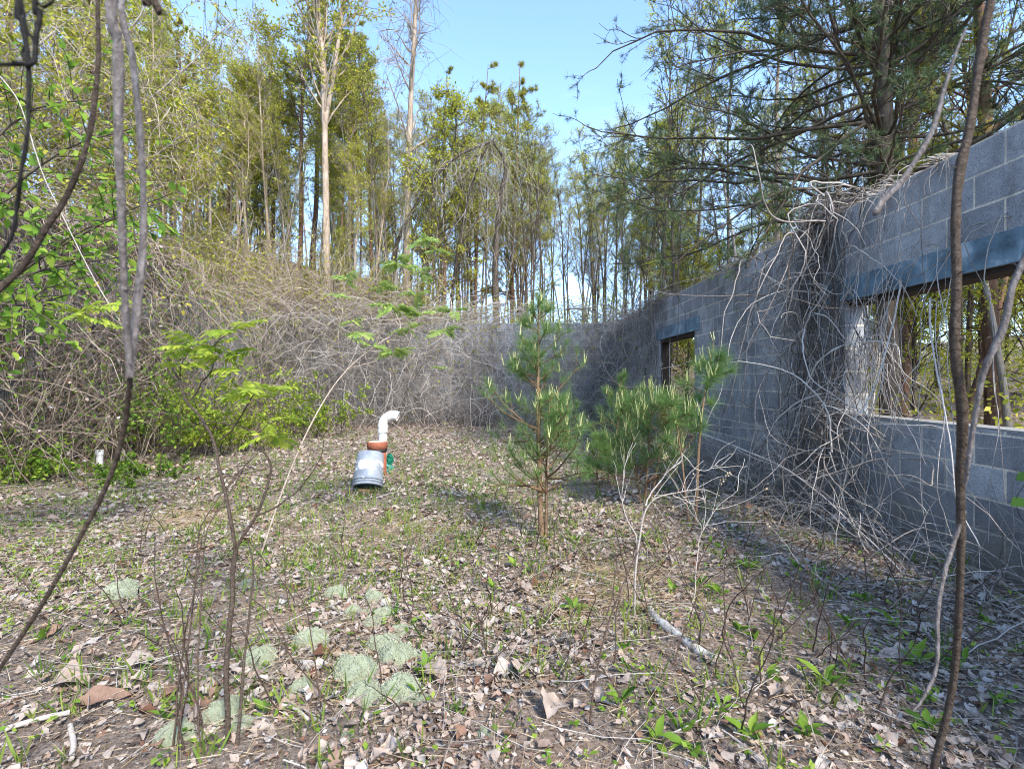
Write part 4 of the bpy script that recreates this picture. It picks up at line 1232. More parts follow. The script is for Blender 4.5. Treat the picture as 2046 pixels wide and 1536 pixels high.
d = 1.95
pinnate_sapling(321, 'forked bare stemmed sapling with yellow green feathery leaves in the left foreground',
    [([(458, 1485, 1.72), (458, 1400, 1.74), (463, 1270, 1.78), (468, 1150, 1.83), (470, 1090, 1.85)], .0095, .008),
     ([(470, 1090, 1.85), (455, 1000, 1.9), (443, 935, 1.95), (436, 880, 2.0), (408, 832, 2.05), (380, 800, 2.1), (358, 752, 2.15), (325, 715, 2.2), (270, 690, 2.25), (222, 655, 2.3), (165, 622, 2.35)], .007, .002),
     ([(474, 1092, 1.85), (505, 1040, 1.88), (526, 985, 1.9), (536, 940, 1.92), (526, 905, 1.93), (506, 868, 1.95), (490, 848, 1.97), (440, 838, 2.0), (405, 830, 2.02)], .006, .002),
     ([(515, 1028, 1.88), (560, 1005, 1.85), (600, 975, 1.85), (632, 930, 1.85), (652, 895, 1.85), (651, 875, 1.85)], .0035, .0012),
     ([(380, 800, 2.1), (398, 775, 2.1), (425, 740, 2.1), (430, 690, 2.1), (465, 660, 2.1)], .004, .0015),
     ([(360, 752, 2.15), (368, 720, 2.12), (385, 692, 2.1)], .003, .0012),
     ([(436, 880, 2.0), (470, 850, 1.98), (500, 805, 1.96), (520, 780, 1.95)], .0035, .0015),
     ([(506, 868, 1.95), (540, 850, 1.93), (570, 835, 1.92)], .0025, .001),
     ([(475, 1500, 1.7), (480, 1400, 1.72), (497, 1230, 1.78), (505, 1130, 1.8), (497, 1080, 1.82)], .006, .002)],
    [(165, 622, 2.35, 6, 1.0), (222, 655, 2.3, 3, .8), (385, 692, 2.1, 6, .9), (465, 660, 2.1, 6, .9), (430, 690, 2.1, 4, .8), (425, 740, 2.1, 4, .8), (520, 780, 1.95, 6, .9), (490, 800, 1.96, 3, .8), (570, 835, 1.92, 3, .6), (530, 870, 1.95, 5, .8), (360, 730, 2.12, 3, .7), (440, 720, 2.1, 4, .8)],
    'leaf_pinn', 'vine_brown', gp(458, 1485, 0), 5, (.1, .17))
pinnate_sapling(322, 'leaning sapling with feathery blue green leaves before the back wall',
    [([(520, 1110, 3.5), (560, 995, 3.55), (602, 890, 3.6), (650, 798, 3.7), (701, 733, 3.75), (755, 690, 3.8), (800, 660, 3.85), (790, 625, 3.9)], .007, .003),
     ([(701, 733, 3.75), (745, 722, 3.75), (780, 712, 3.75)], .004, .0015),
     ([(815, 655, 3.85), (830, 640, 3.85), (842, 628, 3.85)], .003, .0012),
     ([(790, 640, 3.9), (840, 700, 3.85), (872, 690, 3.85), (888, 665, 3.85)], .003, .0012),
     ([(888, 665, 3.9), (905, 610, 3.95), (880, 560, 4.0), (860, 545, 4.0), (820, 540, 4.0), (797, 527, 4.0)], .004, .0015),
     ([(862, 546, 4.0), (856, 515, 4.0), (847, 482, 4.0)], .003, .0012)],
    [(790, 612, 3.9, 7, 1.1), (842, 625, 3.85, 3, .8), (785, 705, 3.75, 7, .9), (888, 660, 3.85, 6, .9), (847, 480, 4.0, 7, .8), (797, 525, 4.0, 7, .9), (872, 735, 3.8, 4, .5), (705, 640, 3.9, 5, .8), (675, 590, 3.95, 4, .8), (760, 575, 4.0, 5, .8), (830, 590, 4.0, 5, 1.), (720, 665, 3.8, 5, .9), (840, 540, 4.0, 4, .9), (690, 560, 4.0, 4, .8), (815, 655, 3.85, 5, .9), (870, 500, 4.0, 4, .7), (740, 690, 3.8, 4, .8), (905, 620, 3.95, 4, .8)],
    'leaf_sumac', 'vine_tan', gp(520, 1115, 0), 6, (.11, .19), 9)


# ------------------------------------------------------------------ young pines
def young_pine(seed, base, h, lab, trunks, nb, t0, brl, nl=(.07, .12), tl=.12, candles=True, dead=False, dens=10, width=.0024):
    """trunks: list of (dx,dy lean, height factor, radius)"""
    rng = np.random.default_rng(seed)
    b = np.array([base[0], base[1], float(H(base[0], base[1]))])
    r = empty('pine_sapling', b, label=lab, cat='pine sapling')
    tr, cr, CD, dn = MB(), MB(), [], MB()
    allB = []
    for (ox, oy, lx, ly, hf, rad) in trunks:
        K = 14
        m = grow(rng, [(ox, oy, -.03)], [(lx, ly, 1)], h * hf, K, .025, -.03)
        tubes(tr, m, taper(rad, rad * .18, K, .8), 8, .6)
        n = int(nb * hf)
        idx, t, pos, tan = sample(rng, m, n, t0, .97)
        L = brl * np.clip((1.05 - t) / (1.05 - t0), .15, 1) ** .75 * rng.uniform(.55, 1.15, n)
        Bd = spread(rng, tan, 1.2, .2)
        Bd[:, 2] += .05
        B = grow(rng, pos, Bd, L, 8, .08, -.045)
        tubes(tr, B, taper(.003 + .012 * L, np.full(n, .002), 8), 5, .4)
        i2, t2, p2, a2 = sample(rng, B, 3, .35, .95)
        S = grow(rng, p2, spread(rng, a2, .6, .2), L[i2] * .45 * rng.uniform(.5, 1.1, len(p2)), 8, .07, -.08)
        tubes(tr, S, taper(np.full(len(S), .0028), np.full(len(S), .0016), 8), 4, .4)
        tops = np.concatenate([B, S])
        top = m[:, -8:]
        allB.append(tops)
        # needles along the outer part of every shoot
        i3, t3, p3, a3 = sample(rng, tops, dens, .55, 1.0)
        i4, t4, p4, a4 = sample(rng, top, dens * 3, .45, 1.0)
        p3 = np.concatenate([p3, p4]); a3 = np.concatenate([a3, a4])
        nn = 6
        c = np.repeat(p3, nn, 0); a = np.repeat(a3, nn, 0)
        tt = np.repeat(rng.uniform(0, 1, len(p3)), nn) * .6 + rng.uniform(0, .4, len(c))
        D = nrm(a * .6 + rng.normal(size=c.shape) * .62 + np.array([0, 0, .12]))
        needles(cr, c, D, rng.uniform(*nl, len(c)), width, tt, rng)
        if candles:
            e = np.concatenate([tops[:, -1], m[:, -1]])
            e = e[rng.random(len(e)) > .7]
            e = np.repeat(e, 3, 0)
            Cn = grow(rng, e + rng.normal(size=e.shape) * .004, rng.normal(size=e.shape) * .16 + np.array([0, 0, 1.]), rng.uniform(.25, 1.0, len(e)) * tl, 5, .09, -.08)
            for q in range(0, len(e), 3):
                cd = MB(); tubes(cd, Cn[q:q + 3], taper(np.full(3, .0042), np.full(3, .002), 5), 5, rng.uniform(0, 1, 3)); CD.append(cd)
    if dead is not False and dead is not None and np.size(dead) > 1 or (np.isscalar(dead) and dead):
        p = np.array(dead) - b
        c = np.repeat(p[None], 160, 0) + rng.normal(size=(160, 3)) * np.array([.02, .02, .05])
        needles(dn, c, rng.normal(size=(160, 3)) + np.array([0, 0, -.6]), .11, .003, rng.uniform(0, 1, 160), rng)
        dn.obj('dead_needle', M['needle_dead'], r)
    tr.obj('trunk', M['pine_stem'], r); cr.obj('needle', M['needle_young'], r)
    for cd in CD[:100]: cd.obj('candle', M['candle'], r)
    return r


gA = gp(1082, 1080)
young_pine(401, gA, 1.82, 'young pine with a bare double stem in the middle of the floor', [(0, 0, .0, .0, 1.0, .023), (.035, .02, .02, .0, .62, .014)], 44, .32, .56, (.06, .105), .1, True, False, 9)
young_pine(402, gp(1288, 1010), 1.15, 'bushy bright green pine sapling below the doorway with tall pale shoots', [(0, 0, .05, 0, 1.0, .016), (.05, .02, .25, .1, .95, .012), (-.03, .02, -.16, .1, .9, .011)], 22, .14, .6, (.1, .16), .17, True, px(1325, 820, 4.75), 6)
gC = gp(1378, 1090)
young_pine(403, (1.56, 4.2), 1.6, 'slim pine sapling with a high tuft standing against the block wall', [(0, 0, .08, .05, 1.0, .016), (-.03, .03, -.1, .1, .72, .012)], 15, .5, .3, (.1, .16), .16, True, False, 9)
young_pine(404, (1.5, 6.9), 1.35, 'dark pine sapling behind the bushy one near the far door jamb', [(0, 0, -.02, 0, 1.0, .018), (.1, 0, .14, 0, .85, .012)], 24, .15, .42, (.08, .13), .14, True, False, 8, .003)
young_pine(405, (1.05, 5.9), .62, 'low pine seedling in the shade right of the double stemmed pine', [(0, 0, .05, 0, 1.0, .01), (.15, .1, .1, 0, .7, .008)], 18, .1, .3, (.08, .12), .1, False, False, 8, .003)

# ------------------------------------------------------------------ pale twiggy dead shrubs
def dead_shrub(seed, lab, polys, origin, mat, heads=0, name='dead_shrub', tw=5):
    rng = np.random.default_rng(seed)
    o = np.asarray(origin, float)
    r = empty(name, o, label=lab, cat='dead shrub')
    mb, hd = MB(), MB()
    Ps = []
    for pts, r0, r1 in polys:
        P = spline([px(*p) for p in pts], 22) - o + wander(rng, 1, 22, .02)[0]
        tubes(mb, P[None], taper(r0, r1, 22), 6, rng.uniform(.3, .9)); Ps.append(P)
    Ps = np.stack(Ps)
    i2, t2, p2, a2 = sample(rng, Ps, tw, .3, 1)
    T = grow(rng, p2, spread(rng, a2, .7, .25), rng.uniform(.08, .35, len(p2)), 7, .15, .0)
    tubes(mb, T, taper(np.full(len(T), .0022), np.full(len(T), .0009), 7), 4, rng.uniform(.3, .9, len(T)))
    mb.obj('branch', mat, r)
    if heads:
        e = T[:, -1]; e = e[rng.random(len(e)) > .3]
        c = np.repeat(e, heads, 0) + rng.normal(size=(len(e) * heads, 3)) * .012
        leaf4(hd, c, rng.normal(size=c.shape), .014, .01, rng, rng.uniform(.4, 1, len(c)))
        hd.obj('seed_head', M['straw'], r)

dead_shrub(411, 'forked bleached shrub with a crooked fork in front of the bushy pine sapling',
    [([(1265, 1250, 2.6), (1268, 1160, 2.65), (1275, 1070, 2.7), (1290, 1010, 2.75), (1330, 985, 2.8), (1400, 975, 2.85), (1440, 990, 2.85)], .0075, .002),
     ([(1272, 1080, 2.7), (1250, 1030, 2.7), (1243, 980, 2.7), (1255, 930, 2.7), (1275, 880, 2.7)], .004, .0015),
     ([(1290, 1010, 2.75), (1320, 960, 2.75), (1345, 925, 2.75), (1362, 905, 2.75)], .005, .002),
     ([(1340, 985, 2.8), (1365, 1000, 2.8), (1390, 1005, 2.8)], .003, .0015),
     ([(1362, 905, 2.75), (1385, 940, 2.8), (1410, 945, 2.8), (1442, 930, 2.8)], .003, .001)],
    gp(1265, 1250), M['twig_pale'])
dead_shrub(412, 'spindly pale weed with dried seed heads beside the right wall brush',
    [([(1385, 1200, 2.82), (1392, 1120, 2.85), (1405, 1060, 2.87), (1440, 1010, 2.9), (1478, 975, 2.9)], .0035, .0012),
     ([(1400, 1065, 2.87), (1385, 1030, 2.87), (1375, 985, 2.87)], .0025, .001),
     ([(1405, 1060, 2.87), (1408, 1010, 2.87), (1402, 975, 2.87)], .0025, .001)],
    gp(1385, 1200), M['twig_pale'], 10, 'dry_weed')
dead_shrub(413, 'dark thin wand bending from the floor up to the pale shrub',
    [([(1180, 1480, 1.75), (1188, 1380, 1.78), (1215, 1240, 1.85), (1255, 1130, 1.95), (1310, 1040, 2.1), (1375, 965, 2.25)], .0042, .0015)],
    gp(1180, 1475), M['stalk'], 0, 'dead_stalk', 2)

dead_shrub(414, 'taller of two dark wands bowing right beside the forked sapling',
    [([(352, 1520, 1.66), (372, 1330, 1.72), (390, 1150, 1.8), (400, 1060, 1.86), (430, 1000, 1.92), (470, 945, 1.98), (515, 905, 2.02)], .0032, .0013)], gp(352, 1520), M['stalk'], 0, 'dead_stalk', 4)
dead_shrub(415, 'straighter of two dark wands beside the forked sapling',
    [([(404, 1500, 1.7), (408, 1300, 1.76), (412, 1120, 1.84), (418, 1050, 1.88), (450, 985, 1.95), (482, 925, 2.0)], .0028, .0012)], gp(404, 1500), M['stalk'], 0, 'dead_stalk', 4)
dead_shrub(416, 'slanting dark wand rising at far left beyond the hanging vine',
    [([(285, 1090, 3.7), (300, 1030, 3.75), (320, 985, 3.8), (328, 900, 3.8)], .004, .002)], gp(285, 1092), M['stalk'], 0, 'dead_stalk', 4)

# ------------------------------------------------------------------ hanging vines close to the camera
def hang(lab, polys, name='hanging_vine', seed=0, wob=.004, knot=None):
    """polys: (pts with depth, radius list, material)"""
    rng = np.random.default_rng(900 + seed)
    if len(polys) == 1:
        r = None
    else:
        r = empty(name, (0, 0, 0), label=lab, cat='vine')
    for pts, rr, mt in polys:
        n = 64
        W = [px(*p) for p in pts]
        if pts[0][1] < 0: W = [W[0] + np.array([.1, .12, 1.3]), W[0] + np.array([.02, .02, .5])] + W     # on up into the tree it hangs from
        if pts[-1][0] < 0: W.append(W[-1] + nrm((W[-1] - W[-2])[None])[0] * .5)
        P = spline(W, n) + wander(rng, 1, n, wob)[0]
        rad = np.interp(np.linspace(0, 1, n), np.linspace(0, 1, len(rr)), rr)
        rad = rad * (1 + .06 * rng.normal(size=n))
        mb = MB(); tubes(mb, P[None], rad[None], 10, .5, cap=True)
        sq = rng.choice(n - 4, 4, replace=False) + 2
        Sp = grow(rng, P[sq], rng.normal(size=(4, 3)), rng.uniform(.01, .045, 4), 5, .25, .05)
        tubes(mb, Sp, taper(rad[sq] * .28, np.full(4, .0004), 5), 5, .4)
        # leaf scars / knots
        for q in rng.choice(n - 4, 3, replace=False) + 2:
            a = P[q]; dirn = nrm(rng.normal(size=3)[None])[0]
            tubes(mb, np.stack([a, a + dirn * rad[q] * 1.6, a + dirn * rad[q] * 1.9])[None], np.array([[rad[q] * .8, rad[q] * .6, .0002]]), 6, .4)
        if r is None: mb.obj(name, mt, label=lab, cat='vine')
        else: mb.obj('stem', mt, r)

hang('thick grey vine and its thinner partner hanging at left and meeting in a knot',
     [([(226, -60, .62), (236, 100, .63), (237, 250, .64), (241, 400, .66), (247, 560, .69), (253, 660, .71), (259, 752, .73)], [.0056, .006, .0058, .0048, .0042, .005], M['vine_grey']),
      ([(240, -60, .78), (264, 120, .78), (279, 270, .77), (287, 420, .76), (284, 520, .75), (272, 640, .74), (261, 752, .73)], [.0045, .0047, .005, .0045, .0045, .006, .004], M['vine_grey']),
      ([(261, 748, .73), (250, 850, .78), (220, 955, .82), (165, 1065, .86), (95, 1190, .9), (30, 1290, .93), (-60, 1420, .95)], [.0035, .0036, .0038, .0036, .004, .0035], M['vine_brown'])], seed=1, wob=.0015)
hang('curving brown vine sweeping from the top edge down to the left edge',
     [([(199, -60, .8), (196, 120, .8), (180, 260, .8), (150, 360, .8), (100, 455, .8), (40, 545, .8), (-60, 630, .8)], [.0026, .003, .0036, .0042, .005, .005], M['vine_brown'])], seed=2)
hang('wiry black vine with a sharp elbow in the top left corner',
     [([(38, -60, .6), (42, 40, .6), (50, 90, .6), (54, 150, .6), (53, 250, .6), (38, 350, .6), (30, 400, .61), (15, 480, .62), (-40, 560, .63)], [.0028, .0034, .0026, .0022, .002, .0022], M['vine_black']),
      ([(70, -60, .6), (78, 20, .6), (70, 78, .6), (67, 110, .6), (64, 132, .6), (30, 134, .6), (-50, 134, .6)], [.0024, .0026, .003, .0028, .0024, .0022], M['vine_black']),
      ([(66, 80, .6), (52, 55, .6), (45, 10, .6), (42, -60, .6)], [.0018, .0016, .0016], M['vine_black']),
      ([(52, 90, .6), (42, 100, .6), (44, 112, .6), (55, 122, .6)], [.0012, .0014, .0012], M['vine_black']),
      ([(74, 8, .6), (95, 13, .6), (108, -5, .6), (115, -60, .6)], [.0016, .0014, .0014], M['vine_black'])], seed=3, wob=.002)
hang('short blunt grey stub poking down from the top edge', [([(292, -60, .7), (304, -10, .7), (315, 15, .7), (319, 27, .7)], [.004, .0045, .005, .0045], M['vine_brown'])], seed=4, wob=.001)
hang('long dark vine running the full height near the right edge',
     [([(1985, -80, 1.05), (1966, 60, 1.05), (1948, 170, 1.05), (1934, 260, 1.04), (1918, 330, 1.03), (1911, 430, 1.02), (1915, 560, 1.02), (1911, 690, 1.03), (1927, 820, 1.05), (1924, 950, 1.08), (1926, 1080, 1.1), (1921, 1230, 1.13), (1905, 1390, 1.17), (1865, 1560, 1.2), (1840, 1800, 1.22)],
       [.0062, .0066, .0082, .0072, .009, .0078, .0085, .0095, .0075, .007, .0075, .009], M['vine_brown']),
      ([(2090, 430, .95), (2030, 560, .97), (2006, 650, .98), (1968, 745, 1.0), (1952, 830, 1.02), (1936, 910, 1.04), (1926, 965, 1.07)], [.0055, .006, .006, .005, .0045, .004], M['vine_grey']),
      ([(1926, 1020, 1.09), (1895, 1110, 1.1), (1872, 1210, 1.1), (1866, 1330, 1.1), (1845, 1390, 1.1), (1825, 1420, 1.1)], [.0045, .0045, .004, .0035, .002], M['vine_grey'])], seed=5)
hang('broken pale vine end dangling in front of the upper right blocks',
     [([(1930, 60, .9), (1893, 165, .9), (1868, 240, .9), (1840, 295, .9), (1795, 365, .9), (1752, 415, .9), (1745, 425, .9)], [.0018, .003, .0045, .0045, .0052, .0055, .004], M['vine_grey'])], seed=6)
hang('thin whitish stem slanting across the upper left corner', [([(-40, 110, 2.4), (30, 190, 2.4), (62, 270, 2.4), (88, 350, 2.4), (130, 440, 2.4), (180, 540, 2.4), (240, 640, 2.4)], [.0024, .0024, .002], M['twig_pale'])], seed=7)

# drooping budding twigs over the top left
rng = np.random.default_rng(951)
mb, bd = MB(), MB()
o = px(420, -160, 3.6)
main = spline([px(120, -260, 3.9), px(320, -170, 3.7), px(520, -130, 3.5), px(640, -120, 3.4)], 16)
tubes(mb, main[None], taper(.02, .006, 16), 6, .4)
i2, t2, p2, a2 = sample(rng, main[None], 34, .1, 1)
T = grow(rng, p2, rng.normal(size=p2.shape) * .5 + np.array([.25, 0, -.8]), rng.uniform(.35, .95, len(p2)), 9, .1, .08)
tubes(mb, T, taper(np.full(len(T), .0028), np.full(len(T), .001), 9), 4, .3)
leaves_on(bd, rng, T, 16, (.012, .03), rand=.9, t0=.2)
r = empty('overhanging_branch', (0, 0, 0), label='drooping twigs with tiny brown buds dangling from the top edge at left', cat='branch')
mb.obj('twig', M['bark_dark'], r); bd.obj('bud', M['leaf_bud'], r)

# two round green leaves at the right edge belong to a vine on the wall
rng = np.random.default_rng(961)
mb, lf = MB(), MB()
P = spline([px(2110, 800, 2.6), px(2070, 880, 2.55), px(2050, 960, 2.5), px(2030, 1010, 2.45), px(2080, 1100, 2.5)], 16); tubes(mb, P[None], taper(.003, .0015, 16), 4, .5)
C = np.array([px(2062, 950, 2.5), px(2052, 1000, 2.45)])
LL = []
for q in range(2):
    lf = MB(); leafgrid(lf, C[q:q + 1], np.array([[-1, -.25, -.1]]), np.array([[0, -.6, .8]]), np.array([.095]), np.array([.062]), rng, np.array([.3 + .3 * q]), 6, None, .1, .15); LL.append(lf)
r = empty('green_vine', (0, 0, 0), label='two fresh green leaves on a thin vine at the right edge', cat='vine')
mb.obj('stem', M['vine_brown'], r)
for lf in LL: lf.obj('leaf', M['leaf_green'], r)

# ------------------------------------------------------------------ pipes, bucket and plastic
def lathe(mb, prof, seg=36, tint=.5, mat=0, M4=None):
    prof = np.asarray(prof, float)
    a = np.arange(seg) * 2 * math.pi / seg
    V = np.stack([prof[:, None, 0] * np.cos(a), prof[:, None, 0] * np.sin(a), np.repeat(prof[:, 1:2], seg, 1)], -1).reshape(-1, 3)
    n = len(prof)
    F = [(k * seg + q, k * seg + (q + 1) % seg, (k + 1) * seg + (q + 1) % seg, (k + 1) * seg + q) for k in range(n - 1) for q in range(seg)]
    mb.add(V, F, tint, mat)

# bucket: z up along its axis, mouth at z=0 turned down towards the viewer
bk = empty('metal_bucket', (0, 0, 0), label='overturned grey bucket splattered with white paint leaning on the clay pipe', cat='bucket')
mb = MB()
prof = [(.138, .0), (.162, .0), (.164, .012), (.158, .018), (.158, .034), (.165, .037), (.165, .043), (.157, .046), (.157, .062), (.164, .065), (.164, .071), (.156, .074), (.155, .1), (.143, .355), (.139, .368), (.125, .372), (.0, .370)]
lathe(mb, prof)
lathe(mb, [(.1575, .0), (.152, .01), (.149, .1), (.137, .36), (0, .362)][::-1], mat=1)  # inside coloured darker grey than the outside so the mouth looks dark
mb.obj('body', [M['bucket'], M['groove']], bk)
for z in (.04, .068):
    mb = MB(); lathe(mb, [(.158, z - .014), (.1605, z - .0125), (.1605, z - .009), (.158, z - .0075)]); mb.obj('rib_groove', M['groove'], bk)
mb = MB()
a = np.linspace(0, math.pi, 18)
lug = np.stack([.166 * np.cos(a), -.03 - .17 * np.sin(a) * .25, .052 - .03 * np.sin(a)], -1)
for s in (0, math.pi * .62, -math.pi * .62):
    c, q = math.cos(s - 1.9), math.sin(s - 1.9)
    boxes(mb, (c * .16 - .012, q * .16 - .012, .055), (c * .16 + .012, q * .16 + .012, .072))
mb.obj('handle_lug', M['pvc'], bk)
bb = gp(737, 968)
bk.location = (-1.478, 5.46, .074)
bk.rotation_euler = (RAD(-26), RAD(5), RAD(14))
mb = MB(); boxes(mb, (-.075, -.03, -.02), (.07, .03, .035)); 
wb = mb.obj('wood_block', M['wood_block'], label='yellowish wood block sticking out under the bucket rim', cat='wood block')
wb.location = (-1.475, 5.38, .035); wb.rotation_euler = (0, RAD(6), RAD(8))

# clay pipe with cap
cp = empty('clay_pipe', (-1.595, 6.34, .02), label='short terracotta pipe with a pale capped top behind the bucket', cat='pipe')
mb = MB(); lathe(mb, [(.112, -.1), (.112, .34), (.10, .345)]); mb.obj('pipe_body', M['clay'], cp)
mb = MB(); lathe(mb, [(.113, .31), (.119, .312), (.119, .345), (.113, .347)]); mb.obj('rubber_ring', M['rubber'], cp)
mb = MB(); lathe(mb, [(.115, .347), (.124, .35), (.124, .425), (.12, .434), (.108, .437)]); mb.obj('cap', M['clay'], cp)
mb = MB(); lathe(mb, [(.1075, .437), (.1, .4365), (.06, .434), (0, .434)]); mb.obj('cap_top', M['clay_top'], cp)

# white plastic vent pipe with elbow
vp = empty('plastic_vent_pipe', (-1.685, 7.0, 0), label='white plastic pipe with a curved elbow standing behind the clay pipe', cat='pipe')
R0 = .058
mb = MB(); tubes(mb, np.array([[0, 0, -.1], [0, 0, .2], [0, 0, .4], [0, 0, .56]])[None], np.full((1, 4), R0), 28, .5); mb.obj('pipe_body', M['pvc'], vp)
def arc(c, r, a0, a1, n):
    a = np.linspace(a0, a1, n)
    return np.stack([c[0] + r * np.cos(a), np.zeros(n), c[2] + r * np.sin(a)], -1)
mb = MB()
P = np.concatenate([[[0, 0, .525]], [[0, 0, .575]], arc((.13, 0, .6), .13, math.pi, math.pi * .58, 8)])
tubes(mb, P[None], np.concatenate([[.066, .066], np.full(8, .063)])[None], 28, .5); mb.obj('elbow', M['pvc'], vp)
mb = MB()
e = P[-1]; t = nrm((P[-1] - P[-2])[None])[0]
Q = np.concatenate([[e - t * .02], [e + t * .02]])
t2 = np.array([math.sin(math.pi * .62), 0, math.cos(math.pi * .62) + .25]); 
Q = spline([e - t * .03, e + t * .02, e + t * .055 + np.array([.01, 0, -.008]), e + t * .085 + np.array([.035, 0, -.035])], 10)
tubes(mb, Q[None], np.full((1, 10), .067), 28, .5); mb.obj('elbow', M['pvc'], vp)
mb = MB()
ee = Q[-1]; tt_ = nrm((Q[-1] - Q[-2])[None])[0]
tubes(mb, np.stack([ee - tt_ * .012, ee - tt_ * .0115])[None], np.array([[.0635, .001]]), 28, .5); mb.obj('mouth_plug', M['pvc_in'], vp)
for cz in (.5, .57):
    mb = MB(); tubes(mb, np.array([[0, 0, cz], [0, 0, cz + .035]])[None], np.full((1, 2), .069), 28, .5, cap=True); mb.obj('collar', M['pvc'], vp)
# thin white pipe beside it
mb = MB(); tubes(mb, np.array([[-1.615, 6.82, -.05], [-1.615, 6.82, .2], [-1.62, 6.82, .34]])[None], np.full((1, 3), .014), 12, .5, cap=True)
mb.obj('thin_pipe', M['pvc'], label='thin white pipe standing between the clay pipe and the green plastic', cat='pipe')
# crumpled green plastic
rng = np.random.default_rng(971)
mb = MB()
for (cx, cz, w, h, t) in [(.02, .17, .05, .13, .3), (0, .05, .075, .13, .9)]:
    th = np.linspace(.05, math.pi - .05, 10); ph = np.arange(12) * math.pi / 6
    V = np.array([[cx + w * math.sin(a) * math.cos(p), .04 * math.sin(a) * math.sin(p), cz - h * .5 * math.cos(a) * 1.1] for a in th for p in ph]) + rng.normal(size=(120, 3)) * .009
    F = [(k * 12 + q, k * 12 + (q + 1) % 12, (k + 1) * 12 + (q + 1) % 12, (k + 1) * 12 + q) for k in range(9) for q in range(12)]
    mb.add(V, F, np.clip(t + rng.normal(size=120) * .15, 0, 1))
o = mb.obj('plastic_bag', M['green_plastic'], smooth=False, label='crumpled green plastic lying right of the clay pipe', cat='plastic bag')
o.location = (-1.53, 6.62, .02)

# stub pipes by the left wall
g = gp(199, 912)
sp_ = empty('plastic_stub_pipe', (-5.42, 6.8, float(H(-5.42, 6.8))), label='short white stub pipe standing at the foot of the left wall', cat='pipe')
mb = MB(); tubes(mb, np.array([[0, 0, -.1], [0, 0, .2], [.002, 0, .25]])[None], np.full((1, 3), .042), 20, .5); mb.obj('pipe_body', M['pvc'], sp_)
mb = MB(); tubes(mb, np.array([[.002, 0, .235], [.002, 0, .3]])[None], np.full((1, 2), .048), 20, .5, cap=True); mb.obj('cap', M['pvc'], sp_)
mb = MB(); tubes(mb, np.array([[-6.45, 6.9, 1.82], [-6.1, 6.9, 1.815]])[None], np.full((1, 2), .045), 18, .5, cap=True)
mb.obj('drain_pipe', M['pvc'], label='white pipe end jutting level out of the left wall', cat='pipe')

# bleached white stick
rng = np.random.default_rng(981)
a, b = gp(1298, 1230), gp(1425, 1330)
P = np.linspace(a, b, 16); P[:, 2] = H(P[:, 0], P[:, 1]) + .016; P += wander(rng, 1, 16, .04)[0] * np.array([1, 1, .3])
mb = MB(); tubes(mb, P[None], (np.array([.02] * 16) * (1 + .2 * rng.normal(size=16)))[None], 9, .5, cap=True)
mb.obj('bleached_branch', M['white_flake'], label='bleached white branch lying among the leaves at lower right', cat='branch')
for pts, rr, lab in [([(0, 1470), (80, 1445), (140, 1430)], .009, 'pale broken stick lying on the leaves at lower left'), ([(140, 1455), (147, 1490), (142, 1520)], .009, 'short pale stick pointing at the viewer at lower left'), ([(560, 1420), (590, 1432), (615, 1455)], .006, 'thin pale stick between the lichen cushions')]:
    P = spline([gp(*p) for p in pts], 12); P[:, 2] = H(P[:, 0], P[:, 1]) + rr + .01
    mb = MB(); tubes(mb, P[None], np.full((1, 12), rr), 8, .8, cap=True); mb.obj('fallen_stick', M['twig_pale'], label=lab, cat='stick')

# ------------------------------------------------------------------ lichen cushions
def lichen(seed):
    rng = np.random.default_rng(seed)
    mb = MB()
    nu_, nv = 28, 12
    ph = np.arange(nu_) * 2 * math.pi / nu_; th = np.linspace(0.02, math.pi * .56, nv)
    PH, TH_ = np.meshgrid(ph, th, indexing='ij')
    f1 = rng.uniform(0, 6, 6)
    rad = 1 + .1 * np.sin(3 * PH + f1[0]) + .07 * np.sin(5 * PH + f1[1] + 2 * TH_) + .09 * np.sin(9 * PH + f1[2]) * np.sin(8 * TH_ + f1[3])
    V = np.stack([np.sin(TH_) * np.cos(PH) * rad, np.sin(TH_) * np.sin(PH) * rad, np.cos(TH_) * .62 * rad], -1)
    F = [(i * nv + j, ((i + 1) % nu_) * nv + j, ((i + 1) % nu_) * nv + j + 1, i * nv + j + 1) for i in range(nu_) for j in range(nv - 1)]
    mb.add(V, F, .1)
    n = 2600
    p = rng.integers(0, nu_, n); q = rng.uniform(0, 1, n)
    t = np.arccos(1 - q * 1.15); t = np.clip(t, 0, math.pi * .55)
    a = rng.uniform(0, 6.283, n)
    rad = 1 + .1 * np.sin(3 * a + f1[0]) + .07 * np.sin(5 * a + f1[1] + 2 * t) + .09 * np.sin(9 * a + f1[2]) * np.sin(8 * t + f1[3])
    c = np.stack([np.sin(t) * np.cos(a) * rad, np.sin(t) * np.sin(a) * rad, np.cos(t) * .62 * rad], -1)
    nr = nrm(c * np.array([1, 1, 2.2]))
    clump = .5 + .5 * np.sin(13 * a + 3 * np.sin(9 * t)) * np.sin(11 * t + 2)
    leaf4(mb, c - nr * .03, nrm(nr + rng.normal(size=c.shape) * .55), rng.uniform(.05, .12, n), .05, rng, np.clip(.25 + .5 * clump + rng.normal(size=n) * .2, 0, 1))
    return mb.mesh('lichen_cushion', M['lichen'])
LM = [lichen(500 + k) for k in range(4)]
rng = np.random.default_rng(510)
